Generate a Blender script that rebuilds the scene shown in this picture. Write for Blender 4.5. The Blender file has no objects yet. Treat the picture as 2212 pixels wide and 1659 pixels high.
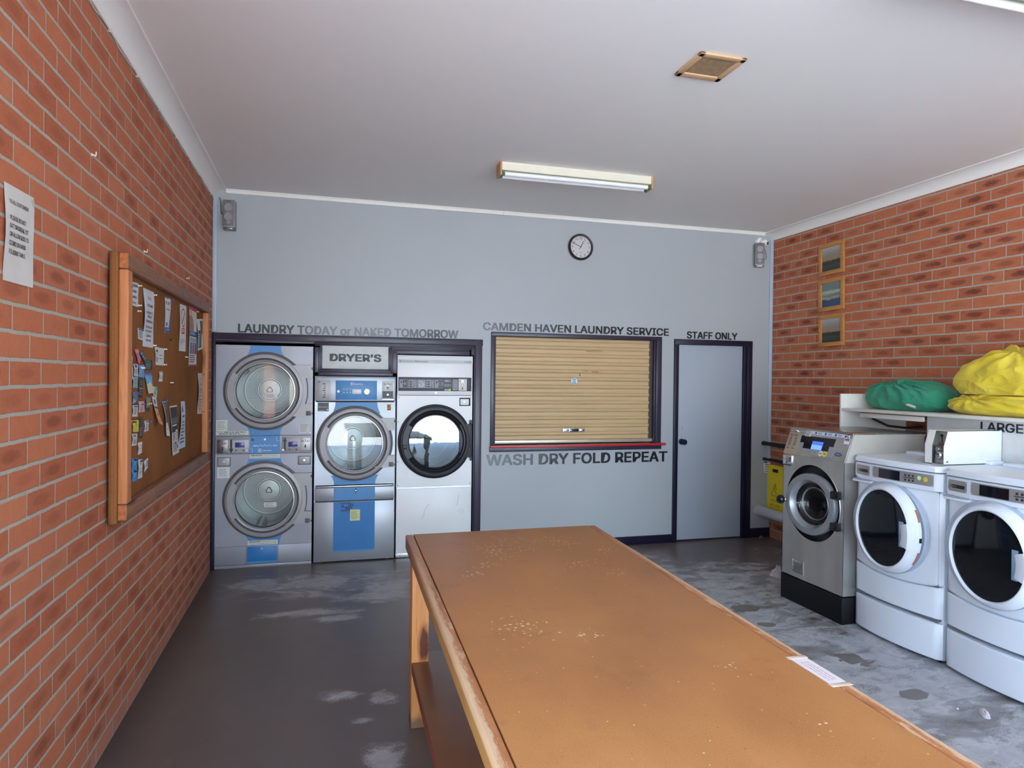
import bpy, bmesh, math, random
from mathutils import Vector, Matrix, noise
random.seed(7)
S = bpy.context.scene
COL = S.collection
PI = math.pi
W, H = 5.608, 3.292          # room width, ceiling height
YF = -8.3                    # street front of the room
CR, CL = .0863, .24          # brick course and stretcher module

# ------------------------------------------------------------------ materials
MATS = {}
def nt(name):
    m = bpy.data.materials.new(name); m.use_nodes = True
    t = m.node_tree; t.nodes.clear()
    o = t.nodes.new('ShaderNodeOutputMaterial'); b = t.nodes.new('ShaderNodeBsdfPrincipled')
    t.links.new(b.outputs[0], o.inputs[0])
    return m, t, b
class N:
    """tiny node-graph helper"""
    def __init__(s, t): s.t = t
    def n(s, typ, **kw):
        x = s.t.nodes.new(typ)
        for k, v in kw.items(): setattr(x, k, v)
        return x
    def put(s, sock, v):
        if hasattr(v, 'is_output') or isinstance(v, bpy.types.NodeSocket): s.t.links.new(v, sock)
        elif isinstance(v, (tuple, list)) and len(v) == 3 and sock.type == 'RGBA': sock.default_value = (*v, 1)
        else: sock.default_value = v
    def m(s, op, a, b=None, c=None, clamp=False):
        x = s.n('ShaderNodeMath', operation=op, use_clamp=clamp)
        s.put(x.inputs[0], a)
        if b is not None: s.put(x.inputs[1], b)
        if c is not None: s.put(x.inputs[2], c)
        return x.outputs[0]
    def mix(s, f, a, b, blend='MIX'):
        x = s.n('ShaderNodeMix', data_type='RGBA', blend_type=blend)
        s.put(x.inputs[0], f); s.put(x.inputs[6], a); s.put(x.inputs[7], b)
        return x.outputs[2]
    def rng(s, v, a, b, c=0., d=1., smooth=False):
        x = s.n('ShaderNodeMapRange', interpolation_type='SMOOTHSTEP' if smooth else 'LINEAR')
        s.put(x.inputs[0], v)
        for i, q in enumerate((a, b, c, d)): s.put(x.inputs[1+i], q)
        return x.outputs[0]
    def obj(s): return s.n('ShaderNodeTexCoord').outputs['Object']
    def geo(s): return s.n('ShaderNodeNewGeometry').outputs['Position']
    def sep(s, v):
        x = s.n('ShaderNodeSeparateXYZ'); s.put(x.inputs[0], v); return x.outputs
    def comb(s, a, b, c=0.):
        x = s.n('ShaderNodeCombineXYZ')
        for i, q in enumerate((a, b, c)): s.put(x.inputs[i], q)
        return x.outputs[0]
    def scale(s, v, sc):
        x = s.n('ShaderNodeMapping'); s.put(x.inputs[0], v); x.inputs['Scale'].default_value = sc; return x.outputs[0]
    def noise(s, v, sc, det=3, rough=.5, dist=0., col=False):
        x = s.n('ShaderNodeTexNoise'); s.put(x.inputs['Vector'], v)
        x.inputs['Scale'].default_value = sc; x.inputs['Detail'].default_value = det
        x.inputs['Roughness'].default_value = rough; x.inputs['Distortion'].default_value = dist
        return x.outputs['Color' if col else 'Fac']
    def bump(s, h, st=.3, d=.002):
        x = s.n('ShaderNodeBump'); x.inputs['Strength'].default_value = st; x.inputs['Distance'].default_value = d
        s.put(x.inputs['Height'], h); return x.outputs[0]

def mat(name, col, rough=.5, metal=0., var=.06, vs=14., bump=0., bs=60., spec=.5, coat=0., emit=None, rv=.0):
    """plain surface: base colour with slight procedural mottling"""
    if name in MATS: return MATS[name]
    m, t, b = nt(name); g = N(t); p = g.obj()
    f = g.noise(p, vs, 3)
    c = g.mix(g.rng(f, .3, .7), tuple(x*(1-var) for x in col), tuple(min(1, x*(1+var)) for x in col))
    g.put(b.inputs['Base Color'], c)
    b.inputs['Metallic'].default_value = metal; b.inputs['Specular IOR Level'].default_value = spec
    if rv: g.put(b.inputs['Roughness'], g.rng(g.noise(p, vs*.6, 4), .3, .7, rough-rv, rough+rv))
    else: b.inputs['Roughness'].default_value = rough
    b.inputs['Coat Weight'].default_value = coat
    if bump: g.put(b.inputs['Normal'], g.bump(g.noise(p, bs, 3), bump, .001))
    if emit:
        b.inputs['Emission Color'].default_value = (*emit[0], 1); b.inputs['Emission Strength'].default_value = emit[1]
    MATS[name] = m
    return m

def sr(r, g, b):       # sRGB bytes -> linear
    f = lambda x: x/12.92 if x <= .04045 else ((x+.055)/1.055)**2.4
    return tuple(f(x/255) for x in (r, g, b))

def brick_mat(name, axis, odd, flash):
    """stretcher-bond brickwork; axis = world axis that runs along the wall"""
    m, t, b = nt(name); g = N(t); P = g.geo(); p = g.sep(P)
    wob = g.noise(P, 9, 2); wob2 = g.noise(P, 37, 2)
    z = g.m('ADD', g.m('DIVIDE', p[2], CR), g.m('MULTIPLY', g.m('SUBTRACT', wob, .5), .10))
    row = g.m('FLOOR', z); fv = g.m('FRACT', z)
    par = g.m('MODULO', row, 2.)
    wn0 = g.n('ShaderNodeTexWhiteNoise', noise_dimensions='1D'); g.put(wn0.inputs['W'], row)
    jit = g.m('MULTIPLY', g.m('SUBTRACT', wn0.outputs['Value'], .5), .14)
    x = g.m('DIVIDE', g.m('SUBTRACT', p[axis], odd), CL)
    x = g.m('ADD', g.m('ADD', x, g.m('MULTIPLY', g.m('SUBTRACT', 1., par), .5)), g.m('ADD', jit, 200.))
    x = g.m('ADD', x, g.m('MULTIPLY', g.m('SUBTRACT', wob2, .5), .02))
    col = g.m('FLOOR', x); fu = g.m('FRACT', x)
    wn = g.n('ShaderNodeTexWhiteNoise', noise_dimensions='2D'); g.put(wn.inputs['Vector'], g.comb(row, col))
    rnd = wn.outputs['Value']; rc = g.sep(wn.outputs['Color'])
    du = g.m('MULTIPLY', g.m('SUBTRACT', .5, g.m('ABSOLUTE', g.m('SUBTRACT', fu, .5))), CL)
    dv = g.m('MULTIPLY', g.m('SUBTRACT', .5, g.m('ABSOLUTE', g.m('SUBTRACT', fv, .5))), CR)
    fine = g.m('MULTIPLY', g.m('SUBTRACT', g.noise(P, 120, 2), .5), .003)
    mu = g.rng(g.m('ADD', du, fine), .0030, .0048)
    mv = g.rng(g.m('ADD', dv, fine), .0054, .0074)
    brick = g.m('MULTIPLY', mu, mv)                      # 1 on the brick, 0 in the joint
    # body colour per brick
    c1 = g.mix(rnd, sr(186, 108, 74), sr(164, 88, 60))
    c1 = g.mix(g.rng(g.noise(P, 90, 4, .7), .3, .7, 0, .35), c1, sr(206, 134, 96))
    c1 = g.mix(g.m('MULTIPLY', g.m('POWER', rc[1], 3.), .5), c1, sr(198, 130, 98))
    n1 = g.noise(P, 26, 4, .6)
    c1 = g.mix(g.rng(n1, .35, .75, 0, .26), c1, sr(152, 80, 56))
    # kiln flash: a dark heart burnt into each brick
    ex = g.m('POWER', g.m('ABSOLUTE', g.m('MULTIPLY', g.m('SUBTRACT', fu, .5), 2.5)), 2.)
    ez = g.m('POWER', g.m('ABSOLUTE', g.m('MULTIPLY', g.m('SUBTRACT', fv, .5), 2.9)), 2.)
    e = g.m('ADD', g.m('ADD', ex, ez), g.m('MULTIPLY', g.m('SUBTRACT', n1, .5), 1.3))
    zone = g.rng(g.noise(g.scale(P, (.5, .5, .8)), 1.1, 2), .38, .62, flash[0], flash[1])
    amt = g.m('MULTIPLY', g.rng(e, .80, .05, 0., .9, True), g.m('MULTIPLY', g.rng(rc[0], .1, .9), zone), clamp=True)
    c1 = g.mix(amt, c1, g.mix(rc[2], sr(112, 56, 44), sr(78, 46, 42)))
    sp = g.rng(g.noise(P, 240, 2), .68, .74)
    c1 = g.mix(g.m('MULTIPLY', sp, .5), c1, sr(88, 44, 34))
    # pale chips and paint flecks
    fl = g.m('MULTIPLY', g.rng(g.noise(P, 55, 2), .74, .77), g.rng(g.noise(P, 2.3, 2), .5, .7))
    c1 = g.mix(g.m('MULTIPLY', fl, .7), c1, sr(214, 190, 178))
    # lime bloom on the lowest courses
    bloom = g.m('MULTIPLY', g.rng(p[2], .16, .0), g.rng(g.noise(P, 7, 3), .3, .7))
    c1 = g.mix(g.m('MULTIPLY', bloom, .55), c1, sr(172, 142, 132))
    mort = g.mix(g.noise(P, 70, 3), sr(186, 177, 163), sr(156, 147, 133))
    g.put(b.inputs['Base Color'], g.mix(brick, mort, c1))
    b.inputs['Roughness'].default_value = .8; b.inputs['Specular IOR Level'].default_value = .25
    hgt = g.m('ADD', brick, g.m('MULTIPLY', g.noise(P, 150, 3), .12))
    g.put(b.inputs['Normal'], g.bump(hgt, .55, .006))
    return m

WORN = [(.95, -.62, .85, .42), (1.35, -1.05, .45, .20), (.45, -.55, .35, .3), (1.02, -2.62, .16, .09), (1.26, -2.72, .13, .10), (1.13, -2.93, .07, .05), (1.20, -3.28, .12, .14), (1.02, -1.45, .25, .10), (1.40, -.80, .30, .25), (.80, -1.30, .5, .12)]
OVALS = [(4.03, -2.92, .10), (4.02, -3.38, .075), (3.9, -2.28, .07), (3.95, -1.95, .10)]
def floor_mat():
    m, t, b = nt('floor_concrete'); g = N(t); P = g.geo(); p = g.sep(P)
    # traffic wear: the right-hand aisle and the strip before the dryers are rubbed back to grey
    n1 = g.noise(g.scale(P, (1, 1.5, 1)), 1.7, 4, .55, .3); n2 = g.noise(g.scale(P, (1, 1.7, 1)), 5.5, 5, .62, .3); n3 = g.noise(P, 95, 3, .7)
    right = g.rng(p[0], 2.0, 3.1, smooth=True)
    spots = None
    for (x, y, rx, ry) in WORN:
        dx = g.m('DIVIDE', g.m('SUBTRACT', p[0], x), rx); dy = g.m('DIVIDE', g.m('SUBTRACT', p[1], y), ry)
        v = g.rng(g.m('SQRT', g.m('ADD', g.m('MULTIPLY', dx, dx), g.m('MULTIPLY', dy, dy))), 1.25, .2)
        spots = v if spots is None else g.m('MAXIMUM', spots, v)
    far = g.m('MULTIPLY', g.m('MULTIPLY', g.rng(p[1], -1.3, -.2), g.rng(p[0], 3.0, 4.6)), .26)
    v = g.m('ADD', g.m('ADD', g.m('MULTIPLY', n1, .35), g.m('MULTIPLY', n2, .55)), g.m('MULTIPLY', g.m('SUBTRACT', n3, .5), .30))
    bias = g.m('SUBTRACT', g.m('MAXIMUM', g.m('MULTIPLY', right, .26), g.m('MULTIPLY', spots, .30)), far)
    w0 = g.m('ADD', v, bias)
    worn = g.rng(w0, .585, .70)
    dark = g.mix(g.noise(P, 1.7, 3), sr(102, 90, 86), sr(114, 104, 100))
    n4 = g.noise(g.scale(P, (1, 1.6, 1)), 2.1, 5, .62, .7)
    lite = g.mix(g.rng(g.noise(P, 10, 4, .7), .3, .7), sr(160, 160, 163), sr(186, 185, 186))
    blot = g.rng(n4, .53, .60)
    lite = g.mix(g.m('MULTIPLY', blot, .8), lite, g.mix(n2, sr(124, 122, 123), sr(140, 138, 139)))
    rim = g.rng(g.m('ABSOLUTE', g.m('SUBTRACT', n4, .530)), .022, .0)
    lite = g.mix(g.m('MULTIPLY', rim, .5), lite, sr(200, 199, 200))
    for (x, y, rr) in OVALS:
        dx = g.m('DIVIDE', g.m('SUBTRACT', p[0], x), rr); dy = g.m('DIVIDE', g.m('SUBTRACT', p[1], y), rr*.8)
        e = g.m('ADD', g.m('SQRT', g.m('ADD', g.m('MULTIPLY', dx, dx), g.m('MULTIPLY', dy, dy))), g.m('MULTIPLY', g.m('SUBTRACT', n2, .5), 2.6))
        lite = g.mix(g.rng(g.m('ABSOLUTE', g.m('SUBTRACT', e, 1.12)), .22, .0, 0, .6), lite, sr(190, 188, 188))
        lite = g.mix(g.rng(e, 1.02, .92), lite, sr(124, 120, 113))
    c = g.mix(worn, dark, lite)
    # rust marks beside the black plinth
    ru = g.m('MULTIPLY', g.rng(g.m('ABSOLUTE', g.m('SUBTRACT', p[0], 4.32)), .2, .02), g.m('MULTIPLY', g.rng(p[1], -1.5, -1.8), g.rng(p[1], -2.75, -2.5)))
    ru = g.m('MULTIPLY', ru, g.rng(g.noise(P, 17, 4, .7), .52, .62))
    c = g.mix(g.m('MULTIPLY', ru, .85), c, sr(104, 66, 48))
    # floor colour darker towards the left wall, specks of lint
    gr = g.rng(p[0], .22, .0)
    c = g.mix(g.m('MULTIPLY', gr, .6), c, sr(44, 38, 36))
    c = g.mix(g.rng(g.noise(P, 63, 1), .795, .81), c, sr(178, 174, 168))
    g.put(b.inputs['Base Color'], c)
    g.put(b.inputs['Roughness'], g.m('ADD', g.rng(worn, 0, 1, .30, .50), g.m('MULTIPLY', g.m('SUBTRACT', n2, .5), .10)))
    b.inputs['Specular IOR Level'].default_value = .38
    g.put(b.inputs['Normal'], g.bump(g.m('ADD', g.noise(P, 4, 3), g.m('MULTIPLY', n3, .06)), .12, .01))
    return m

CHIPS = [(1.72, -3.30, .22), (2.02, -3.22, .20), (1.60, -3.55, .10), (1.98, -3.62, .13), (2.10, -3.78, .10), (1.52, -3.66, .09), (1.55, -4.25, .16), (1.72, -4.35, .08), (2.02, -4.68, .07), (1.80, -3.12, .12), (2.2, -3.42, .10), (2.02, -5.0, .06)]
def table_top_mat():
    m, t, b = nt('table_hardboard'); g = N(t); P = g.geo()
    n = g.noise(g.scale(P, (1, .6, 1)), 2.4, 5, .6)
    c = g.mix(g.rng(n, .32, .68), sr(150, 91, 48), sr(176, 116, 64))
    fib = g.noise(P, 260, 2, .6)
    c = g.mix(g.rng(fib, .35, .7, 0, .28), c, sr(206, 150, 92))
    c = g.mix(g.rng(g.noise(P, 120, 2), .66, .74, 0, .5), c, sr(118, 66, 38))
    dirt = g.rng(g.noise(P, 5.5, 4, .65), .58, .74, 0, .34)
    c = g.mix(dirt, c, sr(120, 78, 54))
    msk = None
    for (x, y, r) in CHIPS:
        d = g.n('ShaderNodeVectorMath', operation='DISTANCE'); g.put(d.inputs[0], P); d.inputs[1].default_value = (x, y, .9)
        v = g.rng(d.outputs['Value'], r*1.25, 0., 0., 1., True)
        msk = v if msk is None else g.m('MAXIMUM', msk, v)
    vo = g.n('ShaderNodeTexVoronoi', feature='F1'); g.put(vo.inputs['Vector'], g.scale(P, (1, 1.3, 1))); vo.inputs['Scale'].default_value = 76
    cell = g.sep(vo.outputs['Color'])
    sz = g.m('MULTIPLY', g.m('POWER', cell[1], 2.), g.m('ADD', g.m('MULTIPLY', msk, .36), .16))
    on = g.m('GREATER_THAN', g.m('ADD', cell[0], g.m('ADD', g.m('MULTIPLY', msk, .72), .045)), .97)
    dd = g.m('ADD', vo.outputs['Distance'], g.m('MULTIPLY', g.m('SUBTRACT', g.noise(P, 300, 2), .5), .22))
    chip = g.m('MULTIPLY', on, g.rng(g.m('SUBTRACT', dd, sz), .05, .0))
    c = g.mix(g.m('MULTIPLY', chip, .9), c, sr(232, 204, 158))
    g.put(b.inputs['Base Color'], c)
    g.put(b.inputs['Roughness'], g.rng(n, .3, .7, .36, .5)); b.inputs['Specular IOR Level'].default_value = .45
    g.put(b.inputs['Normal'], g.bump(g.m('SUBTRACT', fib, g.m('MULTIPLY', chip, 2.)), .12, .0012))
    return m

def wood_mat(name, axis, ca, cb, dark, scale=1., knots=0., worn=None):
    """timber with grain along the given object axis; worn = (colour, amount)"""
    m, t, b = nt(name); g = N(t); P = g.obj()
    st = [22., 22., 22.]; st[axis] = 1.6
    q = g.scale(P, tuple(x*scale for x in st))
    n = g.noise(q, 1.4, 5, .62, 1.1)
    c = g.mix(g.rng(n, .3, .7), ca, cb)
    st2 = [90., 90., 90.]; st2[axis] = 5.
    c = g.mix(g.rng(g.noise(g.scale(P, tuple(st2)), 1., 3), .52, .75, 0, .55), c, dark)
    if knots:
        v = g.n('ShaderNodeTexVoronoi'); g.put(v.inputs['Vector'], g.scale(P, tuple(2.2 if i == axis else 9. for i in range(3)))); v.inputs['Scale'].default_value = 1.
        k = g.rng(g.m('ADD', v.outputs['Distance'], g.m('MULTIPLY', g.m('SUBTRACT', n, .5), .35)), .22, .08, 0, knots)
        c = g.mix(k, c, tuple(x*.35 for x in dark))
    if worn:
        w = g.rng(g.noise(g.scale(P, tuple(3. if i == axis else 26. for i in range(3))), 1.6, 5, .7), .5, .6, 0, worn[1])
        c = g.mix(w, c, worn[0])
    g.put(b.inputs['Base Color'], c)
    b.inputs['Roughness'].default_value = .55
    g.put(b.inputs['Normal'], g.bump(n, .15, .002))
    return m

def hessian_mat():
    m, t, b = nt('hessian_board'); g = N(t); P = g.obj()
    w = g.n('ShaderNodeTexWave', bands_direction='Z'); g.put(w.inputs['Vector'], P); w.inputs['Scale'].default_value = 130; w.inputs['Distortion'].default_value = 1.5
    w2 = g.n('ShaderNodeTexWave', bands_direction='X'); g.put(w2.inputs['Vector'], P); w2.inputs['Scale'].default_value = 130; w2.inputs['Distortion'].default_value = 1.5
    f = g.m('MULTIPLY', w.outputs['Fac'], w2.outputs['Fac'])
    c = g.mix(f, sr(132, 84, 48), sr(164, 110, 66))
    c = g.mix(g.rng(g.noise(P, 3, 4), .4, .7, 0, .5), c, sr(104, 66, 40))
    g.put(b.inputs['Base Color'], c); b.inputs['Roughness'].default_value = .95; b.inputs['Specular IOR Level'].default_value = .1
    g.put(b.inputs['Normal'], g.bump(f, .3, .001))
    return m

def painted_wall_mat(name, ca, cb):
    m, t, b = nt(name); g = N(t); P = g.geo()
    c = g.mix(g.noise(P, .9, 3), ca, cb)
    c = g.mix(g.rng(g.noise(P, 240, 2), .72, .76, 0, .12), c, tuple(x*.6 for x in ca))
    g.put(b.inputs['Base Color'], c); b.inputs['Roughness'].default_value = .42; b.inputs['Specular IOR Level'].default_value = .4
    g.put(b.inputs['Normal'], g.bump(g.noise(P, 330, 2), .05, .001))
    return m

def ceiling_mat():
    m, t, b = nt('ceiling_paint'); g = N(t); P = g.geo()
    n = g.noise(g.scale(P, (1, .55, 1)), .55, 3, .5)
    c = g.mix(g.rng(n, .35, .65), sr(238, 236, 234), sr(240, 239, 234))
    c = g.mix(g.rng(g.noise(P, 2.2, 3), .6, .75, 0, .12), c, sr(240, 237, 232))
    g.put(b.inputs['Base Color'], c); b.inputs['Roughness'].default_value = .85; b.inputs['Specular IOR Level'].default_value = .2
    return m

def faded_text_mat(name, stops, fleck):
    """vinyl lettering; stops = (object x, darkness 0..1): sun has bleached part of it"""
    m, t, b = nt(name); g = N(t); P = g.obj(); x = g.sep(P)[0]
    v = None
    for (xa, da), (xb, db) in zip(stops[:-1], stops[1:]):
        s = g.rng(x, xa, xb, 0., db-da)
        v = g.m('ADD', da if v is None else v, s)
    hole = g.m('MULTIPLY', g.rng(g.noise(P, 150, 3, .7), .44, .58), g.m('MULTIPLY', g.m('SUBTRACT', 1., v), fleck), clamp=True)
    v2 = g.m('MULTIPLY', v, g.m('SUBTRACT', 1., hole))
    c = g.mix(v2, sr(150, 158, 165), sr(12, 12, 17))
    g.put(b.inputs['Base Color'], c); b.inputs['Roughness'].default_value = .4
    return m

def perforated_mat():
    m, t, b = nt('drum_perforated'); g = N(t); P = g.obj(); p = g.sep(P)
    r = g.m('SQRT', g.m('ADD', g.m('MULTIPLY', p[0], p[0]), g.m('MULTIPLY', p[2], p[2])))
    th = g.m('ARCTAN2', p[2], p[0])
    row = g.m('FLOOR', g.m('DIVIDE', r, .0135)); fr = g.m('FRACT', g.m('DIVIDE', r, .0135))
    u = g.m('FRACT', g.m('ADD', g.m('MULTIPLY', th, 76/(2*PI)), g.m('ADD', g.m('MULTIPLY', row, .5), 100.)))
    du = g.m('MULTIPLY', g.m('SUBTRACT', u, .5), g.m('MULTIPLY', r, 2*PI/76)); dv = g.m('MULTIPLY', g.m('SUBTRACT', fr, .5), .0135)
    d = g.m('SQRT', g.m('ADD', g.m('MULTIPLY', du, du), g.m('MULTIPLY', dv, dv)))
    hole = g.m('MULTIPLY', g.rng(d, .0044, .0036), g.m('MULTIPLY', g.m('GREATER_THAN', r, .108), g.m('LESS_THAN', r, .216)))
    c = g.mix(g.noise(P, 9, 4), (.46, .50, .48), (.60, .64, .60))
    c = g.mix(hole, c, (.02, .022, .022))
    g.put(b.inputs['Base Color'], c)
    g.put(b.inputs['Metallic'], g.m('SUBTRACT', .55, g.m('MULTIPLY', hole, .55)))
    b.inputs['Roughness'].default_value = .42
    return m

def glass_mat(name, tint=(1, 1, 1), refl=.09, rough=.0):
    """clear pane: mostly see-through with a mirror sheen that grows at grazing angles"""
    m = bpy.data.materials.new(name); m.use_nodes = True; t = m.node_tree; t.nodes.clear(); g = N(t)
    o = g.n('ShaderNodeOutputMaterial'); tr = g.n('ShaderNodeBsdfTransparent'); gl = g.n('ShaderNodeBsdfGlossy')
    g.put(tr.inputs[0], tint); gl.inputs['Roughness'].default_value = rough
    lw = g.n('ShaderNodeLayerWeight'); lw.inputs['Blend'].default_value = .35
    f = g.rng(lw.outputs['Fresnel'], 0., 1., refl, .9)
    smudge = g.m('MULTIPLY', f, g.rng(g.noise(g.obj(), 9, 3), .3, .7, .9, 1.08))
    mx = g.n('ShaderNodeMixShader'); g.put(mx.inputs[0], smudge)
    t.links.new(tr.outputs[0], mx.inputs[1]); t.links.new(gl.outputs[0], mx.inputs[2]); t.links.new(mx.outputs[0], o.inputs[0])
    MATS[name] = m
    return m

def steel_mat(name, col, rough, axis=2, metal=1.):
    m, t, b = nt(name); g = N(t); P = g.obj()
    st = [160.]*3; st[axis] = 1.2
    n = g.noise(g.scale(P, tuple(st)), 1., 3)
    big = g.noise(g.scale(P, tuple(1.2 if i == axis else 5. for i in range(3))), 1.3, 4)
    g.put(b.inputs['Base Color'], g.mix(g.rng(big, .3, .7), tuple(x*.85 for x in col), tuple(min(1, x*1.1) for x in col)))
    b.inputs['Metallic'].default_value = metal
    g.put(b.inputs['Roughness'], g.m('ADD', g.rng(n, .3, .7, rough-.05, rough+.06), g.m('MULTIPLY', g.m('SUBTRACT', big, .5), .15)))
    g.put(b.inputs['Normal'], g.bump(n, .04, .0005))
    MATS[name] = m
    return m

BR_L = brick_mat('brick_left', 1, -2.90, (.18, .58))
BR_R = brick_mat('brick_right', 1, -1.275, (.55, 1.0))
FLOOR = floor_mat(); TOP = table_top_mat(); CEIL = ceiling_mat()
WALL = painted_wall_mat('wall_paint', sr(171, 177, 181), sr(177, 183, 186))
DOORM = painted_wall_mat('door_paint', sr(164, 174, 184), sr(170, 180, 190))
WHITE = mat('cornice_white', sr(240, 238, 232), .6, var=.008, vs=3)
PURPLE = mat('dark_purple_gloss', sr(52, 47, 64), .36, var=.05, vs=5, coat=.1, rv=.03)
NAVY = mat('navy_gloss', sr(28, 25, 48), .36, var=.06, vs=8, rv=.03)
BLACK = mat('black_plastic', (.012, .012, .013), .4)
BLKGL = mat('black_gloss', (.006, .006, .009), .08)
GASKET = mat('dark_grey_rubber', (.085, .088, .092), .6)
GREY = mat('grey_enamel', sr(158, 160, 167), .42, metal=.25, var=.05, vs=4, rv=.05)
GREYD = mat('grey_door', sr(166, 164, 164), .40, metal=.15, var=.04)
GREYM = mat('grey_groove', sr(98, 98, 100), .5)
SILV = mat('silver_trim', (.66, .67, .68), .3, metal=.7)
CHROME = mat('chrome', (.72, .73, .74), .18, metal=1.)
BLUE = mat('blue_panel', sr(76, 142, 200), .4, var=.05, vs=6)
BLUED = mat('blue_panel_deep', sr(44, 122, 190), .4, var=.05, vs=6)
LCD = mat('violet_display', sr(74, 72, 138), .2)
WENAM = mat('white_enamel', sr(236, 240, 241), .3, var=.03, vs=3, rv=.06)
WAPPL = mat('white_appliance', sr(222, 227, 236), .32, var=.02, vs=3, coat=.15)
WCREAM = mat('white_side', sr(222, 222, 216), .4, var=.03)
PAPER = mat('paper_white', sr(222, 222, 218), .8, var=.03, vs=30)
PAPERG = mat('paper_greyish', sr(206, 207, 204), .8, var=.04, vs=30)
INK = mat('ink_black', sr(40, 40, 44), .7)
INKG = mat('ink_grey', sr(108, 110, 114), .7)
RED = mat('print_red', sr(190, 52, 60), .6)
YEL = mat('print_yellow', sr(226, 206, 70), .6)
STK = mat('sticker_cream', sr(214, 220, 206), .6)
STKY = mat('sticker_yellow', sr(216, 222, 160), .6)
ZINC = mat('drum_zinc', (.50, .54, .52), .42, metal=.55, var=.12, vs=7)
PERF = perforated_mat()
GLASS = glass_mat('door_glass', (.97, .98, .98), .0)
GLASSD3 = glass_mat('door_glass_bright', (.36, .40, .41), .12)
SMOKE = mat('smoked_glass', (.006, .006, .008), .05, spec=.3)
STEEL = steel_mat('brushed_steel', (.56, .545, .51), .34, 2, .8)
STEELT = steel_mat('brushed_steel_top', (.50, .49, .46), .28, 0)
SHUT = mat('shutter_beige', sr(200, 172, 130), .42, var=.03, vs=3)
REDP = mat('red_edge', sr(196, 40, 56), .35)

# ------------------------------------------------------------------ geometry builder
TXT = {}
try: FONT = bpy.data.fonts.load(bpy.utils.system_resource('DATAFILES', path='fonts')+'/Inter.woff2')   # the program's own interface face
except Exception: FONT = None
def text_mesh(s):
    if s not in TXT:
        c = bpy.data.curves.new('t', 'FONT'); c.body = s
        if FONT: c.font = FONT; c.size = 1; c.resolution_u = 3
        o = bpy.data.objects.new('t', c); COL.objects.link(o)
        bpy.context.view_layer.update()
        me = o.evaluated_get(bpy.context.evaluated_depsgraph_get()).to_mesh()
        v = [(p.co.x, p.co.y) for p in me.vertices]; f = [tuple(p.vertices) for p in me.polygons]
        bpy.data.objects.remove(o); bpy.data.curves.remove(c)
        x0 = min(p[0] for p in v); x1 = max(p[0] for p in v)
        TXT[s] = ([((p[0]-x0), p[1]) for p in v], f, x1-x0)
    return TXT[s]
CAP = .73   # cap height of the built-in face at size 1 (measured below)
_v = text_mesh('H')[0]; CAP = max(p[1] for p in _v)

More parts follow.
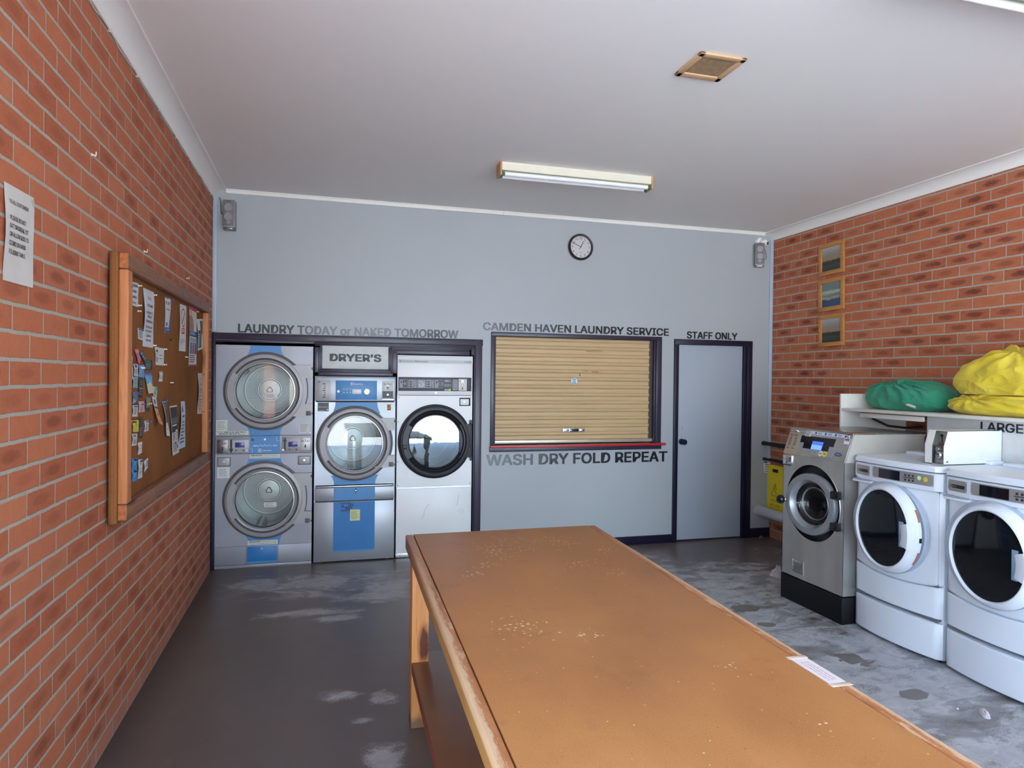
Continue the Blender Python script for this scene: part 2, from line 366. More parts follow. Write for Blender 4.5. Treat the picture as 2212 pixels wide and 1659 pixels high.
class G:
    def __init__(s): s.bm = bmesh.new(); s.ms = []
    def mi(s, m):
        if m not in s.ms: s.ms.append(m)
        return s.ms.index(m)
    def poly(s, pts, m):
        f = s.bm.faces.new([s.bm.verts.new(p) for p in pts]); f.material_index = s.mi(m); return f
    def box(s, x0, x1, y0, y1, z0, z1, m, bev=0., seg=2):
        x0, x1 = min(x0, x1), max(x0, x1); y0, y1 = min(y0, y1), max(y0, y1); z0, z1 = min(z0, z1), max(z0, z1)
        r = bmesh.ops.create_cube(s.bm, size=1); vs = r['verts']
        bmesh.ops.scale(s.bm, vec=(x1-x0, y1-y0, z1-z0), verts=vs)
        bmesh.ops.translate(s.bm, vec=((x0+x1)/2, (y0+y1)/2, (z0+z1)/2), verts=vs)
        fs = set(f for v in vs for f in v.link_faces); k = s.mi(m)
        for f in fs: f.material_index = k
        if bev:
            bev = min(bev, .45*min(x1-x0, y1-y0, z1-z0))
            es = list(set(e for v in vs for e in v.link_edges))
            r = bmesh.ops.bevel(s.bm, geom=es, offset=bev, segments=seg, affect='EDGES', profile=.5)
            for f in r['faces']: f.material_index = k
        return vs
    def plate(s, pts, y0, y1, m):
        """outline in XZ (counter-clockwise seen from -y), front at y0, back at y1"""
        k = s.mi(m); n = len(pts)
        a = sum(pts[i][0]*pts[(i+1) % n][1]-pts[(i+1) % n][0]*pts[i][1] for i in range(n))
        if a < 0: pts = pts[::-1]
        F = [s.bm.verts.new((p[0], y0, p[1])) for p in pts]; B = [s.bm.verts.new((p[0], y1, p[1])) for p in pts]
        s.bm.faces.new(F).material_index = k; s.bm.faces.new(B[::-1]).material_index = k
        for i in range(n): s.bm.faces.new((F[i], B[i], B[(i+1) % n], F[(i+1) % n])).material_index = k
    def rect(s, x0, x1, z0, z1, m, y=-.001, d=.001):
        s.plate([(x0, z0), (x1, z0), (x1, z1), (x0, z1)], y, y+d, m)
    def disc(s, cx, cz, r, y, m, d=.002, n=24):
        s.plate([(cx+r*math.cos(2*PI*i/n), cz+r*math.sin(2*PI*i/n)) for i in range(n)], y, y+d, m)
    def lathe(s, cx, cz, prof, m, n=72, a0=0., a1=2*PI, cap=False):
        """profile of (radius, y) swept about the y axis through (cx, cz); ends at radius 0 close"""
        k = s.mi(m); full = abs(a1-a0-2*PI) < 1e-6
        N_ = n if full else n+1; rings = []
        for (r, y) in prof:
            if r < 1e-6: rings.append([s.bm.verts.new((cx, y, cz))]*N_)
            else: rings.append([s.bm.verts.new((cx+r*math.cos(a0+(a1-a0)*i/n), y, cz+r*math.sin(a0+(a1-a0)*i/n))) for i in range(N_)])
        for A, B in zip(rings[:-1], rings[1:]):
            for i in range(n):
                j = (i+1) % N_
                q = []
                for v in (A[i], A[j], B[j], B[i]):
                    if v not in q: q.append(v)
                if len(q) > 2: s.bm.faces.new(q).material_index = k
        if cap and not full:
            for i in (0, N_-1):
                q = [R[i] for R in rings]
                if len(set(q)) > 2: s.bm.faces.new(q).material_index = k
    def tube(s, pts, r, m, n=10, cap=True):
        k = s.mi(m); pts = [Vector(p) for p in pts]; rings = []
        for i, p in enumerate(pts):
            d = (pts[min(i+1, len(pts)-1)]-pts[max(i-1, 0)]).normalized()
            u = d.cross(Vector((0, 0, 1)));
            if u.length < 1e-3: u = d.cross(Vector((1, 0, 0)))
            u.normalize(); v = d.cross(u)
            rr = r[i] if isinstance(r, (list, tuple)) else r
            rings.append([s.bm.verts.new(p+rr*(math.cos(2*PI*j/n)*u+math.sin(2*PI*j/n)*v)) for j in range(n)])
        for A, B in zip(rings[:-1], rings[1:]):
            for j in range(n): s.bm.faces.new((A[j], A[(j+1) % n], B[(j+1) % n], B[j])).material_index = k
        if cap: s.bm.faces.new(rings[0][::-1]).material_index = k; s.bm.faces.new(rings[-1]).material_index = k
    def ball(s, c, r, m, n=16, sc=(1, 1, 1)):
        q = bmesh.ops.create_uvsphere(s.bm, u_segments=n, v_segments=n//2, radius=r)
        bmesh.ops.scale(s.bm, vec=sc, verts=q['verts']); bmesh.ops.translate(s.bm, vec=c, verts=q['verts'])
        k = s.mi(m)
        for f in set(f for v in q['verts'] for f in v.link_faces): f.material_index = k
    def text(s, st, x, z, h, m, y=-.0012, w=None, align='l', bold=0., fn=None):
        """lettering in the XZ plane facing -y; (x, z) left end of the base line, h cap height"""
        v, f, wd = text_mesh(st); k = s.mi(m); sz = h/CAP; sx = (w/wd if w else sz)
        if align == 'c': x -= wd*sx/2
        if align == 'r': x -= wd*sx
        offs = [(0, 0)]
        if bold: offs = [(-bold, -bold*.6), (bold, -bold*.6), (-bold, bold*.6), (bold, bold*.6), (0, 0)]
        for q_, (ox, oz) in enumerate(offs):
            P = [(x+p[0]*sx+ox*h, y-q_*min(.0004, h*.008), z+p[1]*sz+oz*h) for p in v]
            for c_i, q in enumerate(f):      # the face's outlines overlap: keep its pieces a hair apart
                e = (c_i % 13)*2.e-5
                V = [s.bm.verts.new(Vector(fn(P[i]))+Vector((e, 0, 0)) if fn else (P[i][0], P[i][1]-e, P[i][2])) for i in q]
                s.bm.faces.new(V).material_index = k
    def lines(s, x0, x1, z0, z1, n, m, y=-.0014, fill=.42, seed=1):
        """rows of small print too fine to read"""
        R = random.Random(seed); dz = (z1-z0)/n
        for i in range(n):
            zt = z1-dz*(i+.5); x = x0; e = x0+(x1-x0)*R.uniform(.7, 1.)
            while x < e-.002:
                w = min(R.uniform(.08, .22)*(x1-x0), e-x)
                s.rect(x, x+w, zt-dz*fill/2, zt+dz*fill/2, m, y, .0003); x += w+(x1-x0)*.03
    def hole_plate(s, x0, x1, z0, z1, holes_cx, cz, r, y, m, n=64):
        """rectangle at y with one round hole"""
        cx = holes_cx; k = s.mi(m)
        angs = sorted(set([2*PI*i/n for i in range(n)]+[math.atan2(b-cz, a-cx) % (2*PI) for a in (x0, x1) for b in (z0, z1)]))
        In, Out = [], []
        for a in angs:
            c, q = math.cos(a), math.sin(a)
            t = min([(x1-cx)/c if c > 1e-9 else ((x0-cx)/c if c < -1e-9 else 1e9), (z1-cz)/q if q > 1e-9 else ((z0-cz)/q if q < -1e-9 else 1e9)])
            In.append(s.bm.verts.new((cx+r*c, y, cz+r*q))); Out.append(s.bm.verts.new((cx+t*c, y, cz+t*q)))
        for i in range(len(angs)):
            j = (i+1) % len(angs); s.bm.faces.new((In[i], In[j], Out[j], Out[i])).material_index = k
    def grid(s, fn, nu, nv, m, close=False):
        k = s.mi(m)
        V = [[s.bm.verts.new(fn(i/nu, j/nv)) for j in range(nv+1)] for i in range(nu+1)]
        for i in range(nu):
            for j in range(nv): s.bm.faces.new((V[i][j], V[i+1][j], V[i+1][j+1], V[i][j+1])).material_index = k
    def obj(s, name, parent=None, loc=(0, 0, 0), rot=(0, 0, 0), sharp=35, label=None, recalc=True):
        if recalc: bmesh.ops.recalc_face_normals(s.bm, faces=s.bm.faces)
        me = bpy.data.meshes.new(name); s.bm.to_mesh(me); s.bm.free()
        for m in s.ms: me.materials.append(m)
        if sharp:
            me.polygons.foreach_set('use_smooth', [True]*len(me.polygons)); me.set_sharp_from_angle(angle=math.radians(sharp))
        o = bpy.data.objects.new(name, me); COL.objects.link(o)
        o.location = loc; o.rotation_euler = rot
        if parent: o.parent = parent
        if label: o['label'] = label
        return o

def tag(o, label, cat, group=None):
    o['label'] = label; o['category'] = cat
    if group: o['group'] = group
    return o
def thing(name, label, cat, loc=(0, 0, 0), rz=0., group=None):
    o = bpy.data.objects.new(name, None); o.empty_display_size = .1; COL.objects.link(o)
    o.location = loc; o.rotation_euler = (0, 0, rz)
    return tag(o, label, cat, group)
def struct(o): o['kind'] = 'structure'; return o
def copy_tree(o, parent=None):
    c = o.copy(); COL.objects.link(c)
    if parent: c.parent = parent
    for ch in [x for x in bpy.data.objects if x.parent == o]: copy_tree(ch, c)
    return c
RZ_R = -PI/2      # stands against the right wall, facing -x
RZ_L = PI/2       # hangs on the left wall, facing +x

# ------------------------------------------------------------------ room shell
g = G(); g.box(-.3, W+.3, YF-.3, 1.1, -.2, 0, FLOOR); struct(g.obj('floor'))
g = G(); g.box(-.3, W+.3, YF-.3, 1.1, H, H+.2, CEIL); struct(g.obj('ceiling'))
g = G(); g.box(-.25, 0, -5.3, 1.1, 0, H, BR_L); g.box(-.25, 0, YF-.1, -7.9, 0, H, BR_L); g.box(-.25, 0, -7.9, -5.3, 0, .35, BR_L); g.box(-.25, 0, -7.9, -5.3, 2.85, H, BR_L); struct(g.obj('wall_left'))  # added opening behind the camera, lets blue sky light onto the washers
g = G(); g.box(W, W+.25, YF-.1, 1.1, 0, H, BR_R); struct(g.obj('wall_right'))
# back wall with the dryer recess, the serving hatch and the staff door left open
D0, D1 = 4.478, 5.257; HX0, HX1, HZ0, HZ1 = 2.514, 4.222, 1.035, 2.092
g = G()
for a in ((0, .018, 0, H), (.018, 2.318, 1.99, H), (2.318, HX0, 0, H), (HX0, HX1, 0, HZ0), (HX0, HX1, HZ1, H), (HX1, D0, 0, H), (D0, D1, 2.055, H), (D1, W, 0, H)):
    g.box(a[0], a[1], 0, .12, a[2], a[3], WALL)
struct(g.obj('wall_back', sharp=0))
# plant space behind recess, hatch and door; dark wall added to stop light leaks
DARK = mat('dark_backing', (.05, .045, .04), .9)
g = G(); g.box(0, W, 1.0, 1.1, 0, H, DARK); struct(g.obj('wall_behind'))
# front: lintel and piers round the open shop front
g = G()
g.box(0, W, YF-.1, YF, 3.12, H, WALL); g.box(0, .25, YF-.1, YF, 0, 3.12, WALL); g.box(W-.25, W, YF-.1, YF, 0, 3.12, WALL)
struct(g.obj('wall_front', sharp=0))
# cornices: cove with a thin bead
def cove(sign, x0):
    g = G(); pr = []
    for i in range(9):
        a = PI/2*i/8
        pr.append((.008+.088*(1-math.cos(a)) if False else .008+.09*(1-math.sin(PI/2-a)), H-.072+.064*math.sin(a)**1.0))
    pr = [(0, H-.081), (.006, H-.081), (.008, H-.074)]+[(.008+.086*(i/8)**1.6, H-.074+.066*(1-(1-i/8)**1.6)) for i in range(1, 9)]+[(.096, H-.008), (.104, H-.006), (.104, H), (0, H)]
    k = g.mi(WHITE)
    for (ya, yb) in ((YF, 0.),):
        A = [g.bm.verts.new((x0+sign*p[0], ya, p[1])) for p in pr]; B = [g.bm.verts.new((x0+sign*p[0], yb, p[1])) for p in pr]
        for i in range(len(pr)): g.bm.faces.new((A[i], B[i], B[(i+1) % len(pr)], A[(i+1) % len(pr)]))
    return g
struct(cove(1, 0).obj('trim_1')); struct(cove(-1, W).obj('trim_2'))
g = G(); g.box(.104, 2.58, -.012, 0, H-.036, H, WHITE, .003); g.box(2.583, W-.104, -.012, 0, H-.036, H, WHITE, .003)
g.box(.104, W-.104, -.02, 0, H-.010, H, WHITE, .003); struct(g.obj('trim_3'))
STRIP = painted_wall_mat('corner_strip_paint', sr(176, 192, 210), sr(182, 196, 212))
g = G(); g.box(0, .036, -.018, 0, 2.055, H-.081, STRIP, .006); struct(g.obj('trim_4'))
g = G(); g.box(W-.04, W, -.018, 0, .19, H-.081, STRIP, .006); struct(g.obj('trim_5'))
# skirting
g = G(); g.box(2.39, 4.44, -.016, 0, 0, .085, NAVY, .004); struct(g.obj('baseboard_back'))
g = G(); g.box(5.357, W, -.016, 0, 0, .10, NAVY, .004); struct(g.obj('baseboard_right'))

# dryer recess frame: flat architrave, then stepped mouldings round the sign
g = G()
g.box(.0, .03, -.022, .1, 0, 2.052, NAVY, .003)
g.box(.03, 2.39, -.022, .1, 1.992, 2.052, PURPLE, .004); g.box(2.318, 2.384, -.0225, .1, 0, 2.051, PURPLE, .004)
for i, (d, y) in enumerate(((0, -.012), (.011, -.004), (.022, .004))):      # three steps, each thinner and deeper
    g.box(.85, 2.318-d, y, .1, 1.980-d, 1.992-d, PURPLE, .002)
    g.box(2.307-d, 2.318-d, y, .1, 0 if i == 0 else 1.90, 1.992-d, PURPLE, .002)
g.box(.03, .86, .02, .1, 1.975, 1.992, PURPLE, .002)
struct(g.obj('trim_6'))
g = G()
for i, (d, y) in enumerate(((0, -.020), (.011, -.011), (.022, -.003))):
    xa, xb, zb = .884+d, 1.537-d, 1.723+d
    g.box(xa, xa+.011, y, .1, zb, 1.945, PURPLE, .002); g.box(xb-.011, xb, y, .1, zb, 1.97-d, PURPLE, .002); g.box(xa, xb, y, .1, zb, zb+.011, PURPLE, .002)
    g.box(1.535, 2.285-d, y, .1, 1.958-d, 1.969-d, PURPLE, .002)
g.box(.848, .884, -.026, .1, 1.692, 1.945, PURPLE, .003); g.box(.848, 1.58, -.026, .1, 1.692, 1.723, PURPLE, .003)
g.box(1.537, 1.58, -.026, .1, 1.692, 1.936, PURPLE, .003); g.box(1.537, 2.262, -.0255, .1, 1.898, 1.936, PURPLE, .003)
g.box(.90, 1.52, .02, .1, 1.72, 1.98, NAVY)
struct(g.obj('trim_7'))

# hatch frame
g = G()
g.box(2.474, 2.514, -.02, .1, .985, 2.13, PURPLE, .003); g.box(4.222, 4.283, -.02, .1, .985, 2.128, PURPLE, .003)
g.box(2.474, 4.283, -.0205, .1, 2.092, 2.1305, PURPLE, .003); g.box(2.468, 4.29, -.021, .0, .975, 1.02, PURPLE, .003)
g.box(4.205, 4.222, -.004, .1, 1.03, 2.092, PURPLE, .002); g.box(2.514, 2.522, -.004, .1, 1.03, 2.092, PURPLE, .002)
struct(g.obj('window_1'))
# staff door: leaf and lever knob inside a glossy frame
g = G()
g.box(4.43, D0, -.024, .1, 0, 2.112, NAVY, .003); g.box(5.257, 5.300, -.012, .1, 0, 2.07, NAVY, .003); g.box(5.297, 5.357, -.024, .1, 0, 2.113, NAVY, .003)
g.box(4.43, 5.357, -.0245, .1, 2.056, 2.1135, NAVY, .003)
dr = struct(g.obj('door_1'))
g = G(); g.box(D0, D1, .012, .05, .016, 2.056, DOORM, .002); g.obj('door_leaf', dr)
g = G(); kb = mat('blue_grey_knob', sr(40, 58, 92), .25, metal=.6)
g.lathe(4.535, 1.045, [(0, -.075), (.022, -.073), (.030, -.06), (.029, -.045), (.018, -.035), (.012, -.03), (.012, -.01), (.030, -.006), (.031, .012)], kb, 24)
g.obj('door_knob', dr, label='dark blue round knob')
g = G(); g.lathe(4.545, 1.19, [(0, .009), (.014, .008), (.015, .012)], DOORM, 24); g.obj('lock_cover', dr)

# painted words on the back wall
TXD = mat('lettering_black', sr(14, 14, 20), .5)
def words(s, x, z, h, w, m, label):
    g = G(); g.text(s, 0, 0, h, m, y=0, w=w, bold=.055)
    o = g.obj('wall_lettering', loc=(x, -.0015, z), sharp=0); tag(o, label, 'sign', 'lettering on the back wall')
words('LAUNDRY TODAY or NAKED TOMORROW', .212, 2.060, .071, 1.938, faded_text_mat('vinyl_a', [(0., 1.), (.48, .95), (.60, .62), (.95, .42), (1.3, .5), (1.5, .72), (1.75, .95), (1.94, .68)], .9), 'black lettering LAUNDRY TODAY or NAKED TOMORROW faded grey in the middle above the dryers')
words('CAMDEN HAVEN LAUNDRY SERVICE', 2.396, 2.146, .071, 1.968, faded_text_mat('vinyl_b', [(0., .55), (.45, .82), (.9, .98), (2., 1.)], .6), 'black lettering CAMDEN HAVEN LAUNDRY SERVICE above the beige roller shutter')
words('WASH DRY FOLD REPEAT', 2.443, .846, .100, 1.92, faded_text_mat('vinyl_c', [(0., .45), (.35, .68), (.75, .95), (1.2, 1.), (2., 1.)], 1.1), 'large black lettering WASH DRY FOLD REPEAT under the hatch counter')
words('STAFF ONLY', 4.580, 2.126, .069, .598, TXD, 'black lettering STAFF ONLY above the door')

# roller shutter in the hatch
t = thing('roller_shutter', 'closed beige ribbed roller shutter filling the service hatch', 'shutter', (2.522, .035, 1.045))
g = G(); k = g.mi(SHUT); n = 13*12; zs = []
pr = []
for i in range(n+1):
    u = i/n*13; f = u-math.floor(u)
    d = 0.
    if f > .52: d = .013*math.sin((f-.52)/.48*PI)**.5          # one round rib per lath
    elif f < .035 or f > .485: d = -.003
    pr.append((-.002-d, .038+i/n*1.008))
A = [g.bm.verts.new((0, p[0], p[1])) for p in pr]; B = [g.bm.verts.new((1.64, p[0], p[1])) for p in pr]
for i in range(n): g.bm.faces.new((A[i], B[i], B[i+1], A[i+1]))
g.obj('curtain', t, sharp=60)
g = G(); g.box(0, 1.69, -.012, .008, .004, .036, mat('bottom_rail_alloy', sr(196, 186, 168), .35, metal=.4), .003); g.obj('bottom_rail', t)
g = G(); g.box(1.64, 1.683, -.002, .05, 0, 1.05, mat('guide_brown', sr(74, 64, 58), .6), .002); g.obj('guide_channel', t)
g = G(); g.box(-.008, .0, -.01, .05, 0, 1.05, PURPLE); g.obj('guide_channel', t)
g = G(); g.box(.70, .938, -.017, -.008, .112, .148, SILV, .004); g.box(.776, .868, -.020, -.01, .116, .144, BLACK, .003)
for x in (.71, .875): g.box(x, x+.055, -.019, -.01, .118, .142, CHROME, .003)
g.disc(.785, .13, .007, -.0215, SILV); g.obj('handle', t, label='chrome and black shutter handle')
g = G(); g.plate([(.783, .606), (.797, .592), (.833, .592), (.847, .606), (.847, .636), (.833, .650), (.797, .650), (.783, .636)], -.0165, -.0145, WENAM); bl = mat('sticker_blue', sr(50, 140, 190), .5)
g.rect(.793, .837, .634, .644, bl, -.0172); g.rect(.793, .837, .596, .606, bl, -.0172); g.rect(.793, .837, .609, .631, mat('sticker_pale', sr(190, 216, 228), .5), -.0172)
for i in range(5): g.rect(.797+.008*i, .801+.008*i, .613, .627, bl, -.0176)
g.obj('sticker', t, label='small blue and white round-cornered sticker')
g = G(); sc_ = mat('scratch_brown', sr(112, 78, 48), .8)
for (x, z, w, h) in ((.90, .722, .06, .003), (1.0, .713, .075, .006), (1.09, .712, .006, .004), (.945, .72, .02, .003), (.877, .672, .004, .02), (.94, .922, .18, .002)):
    g.rect(x, x+w, z, z+h, sc_, -.0162, .0148)
g.obj('scuff_mark', t)
t = thing('hatch_counter', 'narrow timber counter with a bright red front edge under the shutter', 'counter', (2.468, 0, 1.022))
g = G(); g.box(0.01, 1.84, -.05, .034, 0, .016, mat('counter_ply', sr(160, 140, 104), .5), .002); g.obj('counter_top', t)
g = G(); g.box(0, 1.852, -.062, -.0502, -.004, .017, REDP, .003); g.obj('red_edge', t, label='bright red edge strip')

# DRYER'S board
t = tag(None or bpy.data.objects.new('sign_board', None), "white sign board reading DRYER'S above the middle dryer", 'sign'); COL.objects.link(t); t.location = (.916, .0, 1.755)
g = G(); g.box(0, .585, -.006, .02, 0, .206, mat('sign_white', sr(210, 216, 214), .5), .002); g.obj('panel', t)
g = G(); g.text("DRYER'S", .292, .070, .062, mat('sign_grey', sr(60, 66, 68), .5), y=-.0072, w=.448, align='c', bold=.085); g.obj('lettering', t, sharp=0)

# wall clock
t = thing('wall_clock', 'round white wall clock with a black rim above the hatch', 'clock', (3.374, 0, 2.997))
g = G(); g.lathe(0, 0, [(.126, 0), (.131, -.012), (.130, -.028), (.122, -.038), (.112, -.036), (.108, -.022)], BLACK, 64); g.obj('rim', t)
g = G(); g.disc(0, 0, .112, -.02, mat('clock_face', sr(206, 202, 202), .5), .02, 64)
for i in range(60):
    a = 2*PI*i/60; r0 = .101 if i % 5 else .099
    g.plate([(r0*math.sin(a)-.0006*math.cos(a), r0*math.cos(a)+.0006*math.sin(a)), (r0*math.sin(a)+.0006*math.cos(a), r0*math.cos(a)-.0006*math.sin(a)), (.104*math.sin(a)+.0006*math.cos(a), .104*math.cos(a)-.0006*math.sin(a)), (.104*math.sin(a)-.0006*math.cos(a), .104*math.cos(a)+.0006*math.sin(a))], -.0206, -.02, INK)
for i in range(1, 13):
    a = 2*PI*i/12; g.text(str(i), .088*math.sin(a), .088*math.cos(a)-.0095, .019, INK, y=-.0208, align='c', bold=.02)
g.rect(-.015, .015, -.056, -.053, INKG, -.021); g.obj('dial', t)
def hand(name, ang, l, w, y, tail=.0):
    g = G(); g.plate([(-w/2, -tail), (w/2, -tail), (w*.4, l), (-w*.4, l)], y, y+.0015, BLACK); g.obj(name, t, rot=(0, math.radians(ang), 0))
hand('hour_hand', 25, .066, .006, -.024); hand('minute_hand', -66, .094, .0042, -.026); hand('second_hand', 37.5, .09, .0014, -.028, .032)
g = G(); g.plate([(-.002, -.033), (.002, -.033), (.002, 0), (-.002, 0)], -.0285, -.027, BLACK); g.disc(0, 0, .006, -.029, BLACK); g.obj('hand_counterweight', t, rot=(0, math.radians(37.5), 0))

# speakers and camera
SPK = mat('speaker_grey', sr(150, 148, 150), .5, metal=.15); SPKG = mat('speaker_grille', sr(120, 118, 120), .7)
def speaker(loc, rz, label, cable):
    t = thing('wall_speaker', label, 'speaker', loc, rz, 'corner wall speakers')
    g = G(); g.box(-.048, .048, -.10, -.01, .014, .252, SPK, .006); g.obj('cabinet', t)
    g = G(); g.box(-.042, .042, -.106, -.1005, .03, .246, SPKG, .003)
    for z in (.185, .105): g.lathe(0, z, [(0, -.1075), (.006, -.1085), (.012, -.107), (.030, -.1065), (.034, -.109), (.036, -.106)], SPK, 32)
    g.disc(0, .058, .017, -.1078, SPK, .003, 24); g.rect(-.018, .018, .236, .240, BLACK, -.1072); g.obj('grille', t)
    g = G(); g.box(-.045, .045, -.105, -.02, 0, .004, SPK, .001); g.box(-.03, .03, -.10, -.012, .0035, .013, CHROME, .003); g.box(-.03, .03, -.02, .0, .004, .20, SPK, .002); g.obj('bracket', t)
    g = G(); g.tube(cable, .003, GASKET, 6); g.obj('cable', t)
    return t
speaker((.145, 0, 2.928), math.radians(-4), 'grey two-cone speaker on the back wall in the left corner', [(-.10, -.002, .295), (-.085, -.012, .27), (-.08, -.02, .19), (-.075, -.03, .15), (-.046, -.05, .135)])
speaker((5.43, 0, 2.905), math.radians(-28), 'grey two-cone speaker on the back wall below the camera by the right corner', [(.05, -.05, .07), (.075, -.04, .10), (.07, -.03, .15), (.05, -.02, .22), (.03, -.01, .25)])
t = thing('security_camera', 'small white turret camera above the right-hand speaker', 'camera', (5.425, 0, 3.165))
g = G(); g.lathe(0, .03, [(0, -.03), (.028, -.03), (.035, -.02), (.036, 0)], WHITE, 32); g.obj('base', t)
g = G(); g.ball((.02, -.075, 0), .036, WHITE, 24); g.tube([(.0, -.02, .03), (.02, -.06, .01)], .018, WHITE, 12); g.obj('housing', t)
g = G(); g.tube([(.024, -.085, -.003), (.036, -.113, -.012)], [.025, .023], WHITE, 20); g.tube([(.0355, -.112, -.0118), (.037, -.1145, -.0125)], .018, BLKGL, 20); g.obj('lens', t, label='dark round lens')

# fluorescent battens on the ceiling
AGED = mat('aged_plastic', sr(196, 146, 92), .5); CREAM = mat('batten_cream', sr(226, 222, 202), .45, var=.03); TUBEM = mat('tube_glass', sr(240, 242, 242), .25, var=0.0)
GRN = mat('tube_end_green', sr(30, 110, 80), .5)
def batten(loc, label):
    t = thing('fluorescent_light', label, 'light', loc, 0, 'ceiling battens')
    g = G(); g.plate([(-.055, 0), (-.05, -.058), (.05, -.058), (.055, 0)], -.61, .61, CREAM)
    o = g.obj('batten_body', t, rot=(0, 0, PI/2), sharp=20)
    for x in (-.625, .61):
        g = G(); g.box(x, x+.015, -.062, .062, -.062, 0, AGED, .003); g.box(x, x+.015, -.062, .062, -.10, -.055, AGED, .006); g.obj('end_cap', t, label='yellowed plastic end cap')
    for y in (-.034, .034):
        g = G(); g.tube([(-.585, y, -.082), (.585, y, -.082)], .0165, TUBEM, 20)
        for x in (-.61, .59): g.tube([(x, y, -.082), (x+.02, y, -.082)], .015, GRN, 16)
        g.obj('tube', t)
    return t
batten((2.80, -1.385, H), 'twin white fluorescent batten with orange-brown ends on the ceiling, before the clock')
batten((3.62, -4.226, H), 'fluorescent batten cut off by the top right corner of the picture')
# exhaust grille
TAN = mat('vent_tan', sr(206, 170, 128), .55); TANF = mat('vent_felt', sr(160, 132, 100), .9, var=.18, vs=40)
t = thing('ceiling_vent', 'square tan ceiling vent with a dusty brown filter', 'vent', (2.815, -3.226, H))
g = G()
for a in ((-.13, .13, -.13, -.095), (-.13, .13, .085, .13), (-.13, -.098, -.13, .13), (.098, .13, -.13, .13)): g.box(a[0], a[1], a[2], a[3], -.014, 0, TAN, .005)
g.obj('frame', t)
g = G(); g.box(-.1, .1, -.1, .1, -.007, -.001, TANF); g.obj('filter', t, label='dusty felt filter')

# ------------------------------------------------------------------ dryers in the recess
def logo_square(g, x, z, s, m, y):
    """framed roundel mark"""
    t = s*.1
    for a in ((x, x+s, z, z+t), (x, x+s, z+s-t, z+s), (x, x+t, z, z+s), (x+s-t, x+s, z, z+s)): g.rect(*a, m, y, .0004)
    c = (x+s/2, z+s/2); r = s*.3
    g.plate([(c[0]+r*math.cos(a), c[1]+r*math.sin(a)) for a in [PI/2+PI*i/10 for i in range(11)]], y, y+.0004, m)
    g.plate([(c[0]+r*.25, c[1]-r), (c[0]+r*.55, c[1]-r), (c[0]+r*.55, c[1]+r), (c[0]+r*.25, c[1]+r)], y, y+.0004, m)
def arrow(g, x, z0, z1, w, m, y, up):
    """block arrow between z0 and z1"""
    hd = w*1.1; s = w*.22
    if up: p = [(x-s, z0), (x+s, z0), (x+s, z1-hd), (x+w/2, z1-hd), (x, z1), (x-w/2, z1-hd), (x-s, z1-hd)]
    else: p = [(x-s, z1), (x-s, z0+hd), (x-w/2, z0+hd), (x, z0), (x+w/2, z0+hd), (x+s, z0+hd), (x+s, z1)]
    g.plate(p, y, y+.0004, m)
def lock(parent, x, z, y=-.001, r=.010):
    g = G(); g.lathe(x, z, [(0, y-.004), (r*.8, y-.004), (r, y-.001), (r, y+.002)], SILV, 20); g.rect(x-.0014, x+.0014, z-r*.45, z+r*.45, BLACK, y-.0046, .0004); return g.obj('lock', parent)
def coin_plate(parent, x0, x1, z0, z1, m, col=INK, num=RED):
    g = G(); g.box(x0, x1, -.006, 0, z0, z1, m, .002); w = x1-x0; h = z1-z0; cx = (x0+x1)/2
    g.text('$1', x0+w*.10, z0+h*.66, h*.13, num, y=-.0068, w=w*.26, bold=.05); g.text('$2', x0+w*.64, z0+h*.66, h*.13, num, y=-.0068, w=w*.26, bold=.05)
    g.plate([(cx, z0+h*.62), (cx+w*.05, z0+h*.62), (cx+w*.03, z0+h*.88), (cx-w*.02, z0+h*.88)], -.0068, -.006, BLACK)
    g.disc(cx, z0+h*.55, w*.05, -.0072, SILV, .002, 12); arrow(g, cx, z0+h*.16, z0+h*.48, w*.22, col, -.0068, False)
    return g.obj('coin_slot', parent)
def hourglass(g, cx, hw, za, zb, fl, m, y=-.0012):
    """blue band that flares towards the door: za edge of the panel, zb towards the ring"""
    L = [(-hw-fl*(i/8)**2.2, za+(zb-za)*i/8) for i in range(9)]
    g.plate([(cx+p[0], p[1]) for p in L]+[(cx-p[0], p[1]) for p in L[::-1]], y, y+.0008, m)
def round_door(parent, cx, cz, ro, rg, ring, groove, glass, trim, dome=.0):
    """round tumble-dryer door: frame ring with grip, hinge plate, bezel and pane"""
    g = G()
    g.lathe(cx, cz, [(ro, -.001), (ro, -.008), (ro-.018, -.014), (ro-.02, -.02)], groove, 96)
    g.lathe(cx, cz, [(ro-.02, -.014), (ro-.022, -.036), (ro-.03, -.040), (rg+.045, -.042), (rg+.042, -.030)], ring, 96)
    g.lathe(cx, cz, [(rg+.042, -.034), (rg+.036, -.027), (rg+.030, -.030)], groove, 96)
    g.lathe(cx, cz, [(rg+.031, -.026), (rg+.026, -.036), (rg+.012, -.030), (rg+.006, -.020)], ring, 96)
    d = g.obj('door', parent)
    g = G(); g.lathe(cx, cz, [(rg+.008, -.018), (rg+.006, -.027), (rg, -.028), (rg-.003, -.018)], trim, 96); g.lathe(cx, cz, [(rg-.002, -.016), (rg-.006, -.012), (rg-.006, .02)], BLACK, 96); g.obj('bezel', d)
    g = G(); g.lathe(cx, cz, [(rg-.001, -.020), (rg*.8, -.020-dome*.36), (rg*.5, -.020-dome*.75), (rg*.2, -.020-dome*.96), (0, -.020-dome)], glass, 72); g.obj('glass_pane', d, sharp=0)
    g = G(); a0, a1 = math.radians(148), math.radians(212)
    g.lathe(cx, cz, [(rg+.002, -.016), (rg+.004, -.046), (rg+.012, -.052), (rg+.062, -.050), (rg+.068, -.042), (rg+.068, -.016)], ring, 20, a0, a1, cap=True); g.obj('grip', d)
    return d
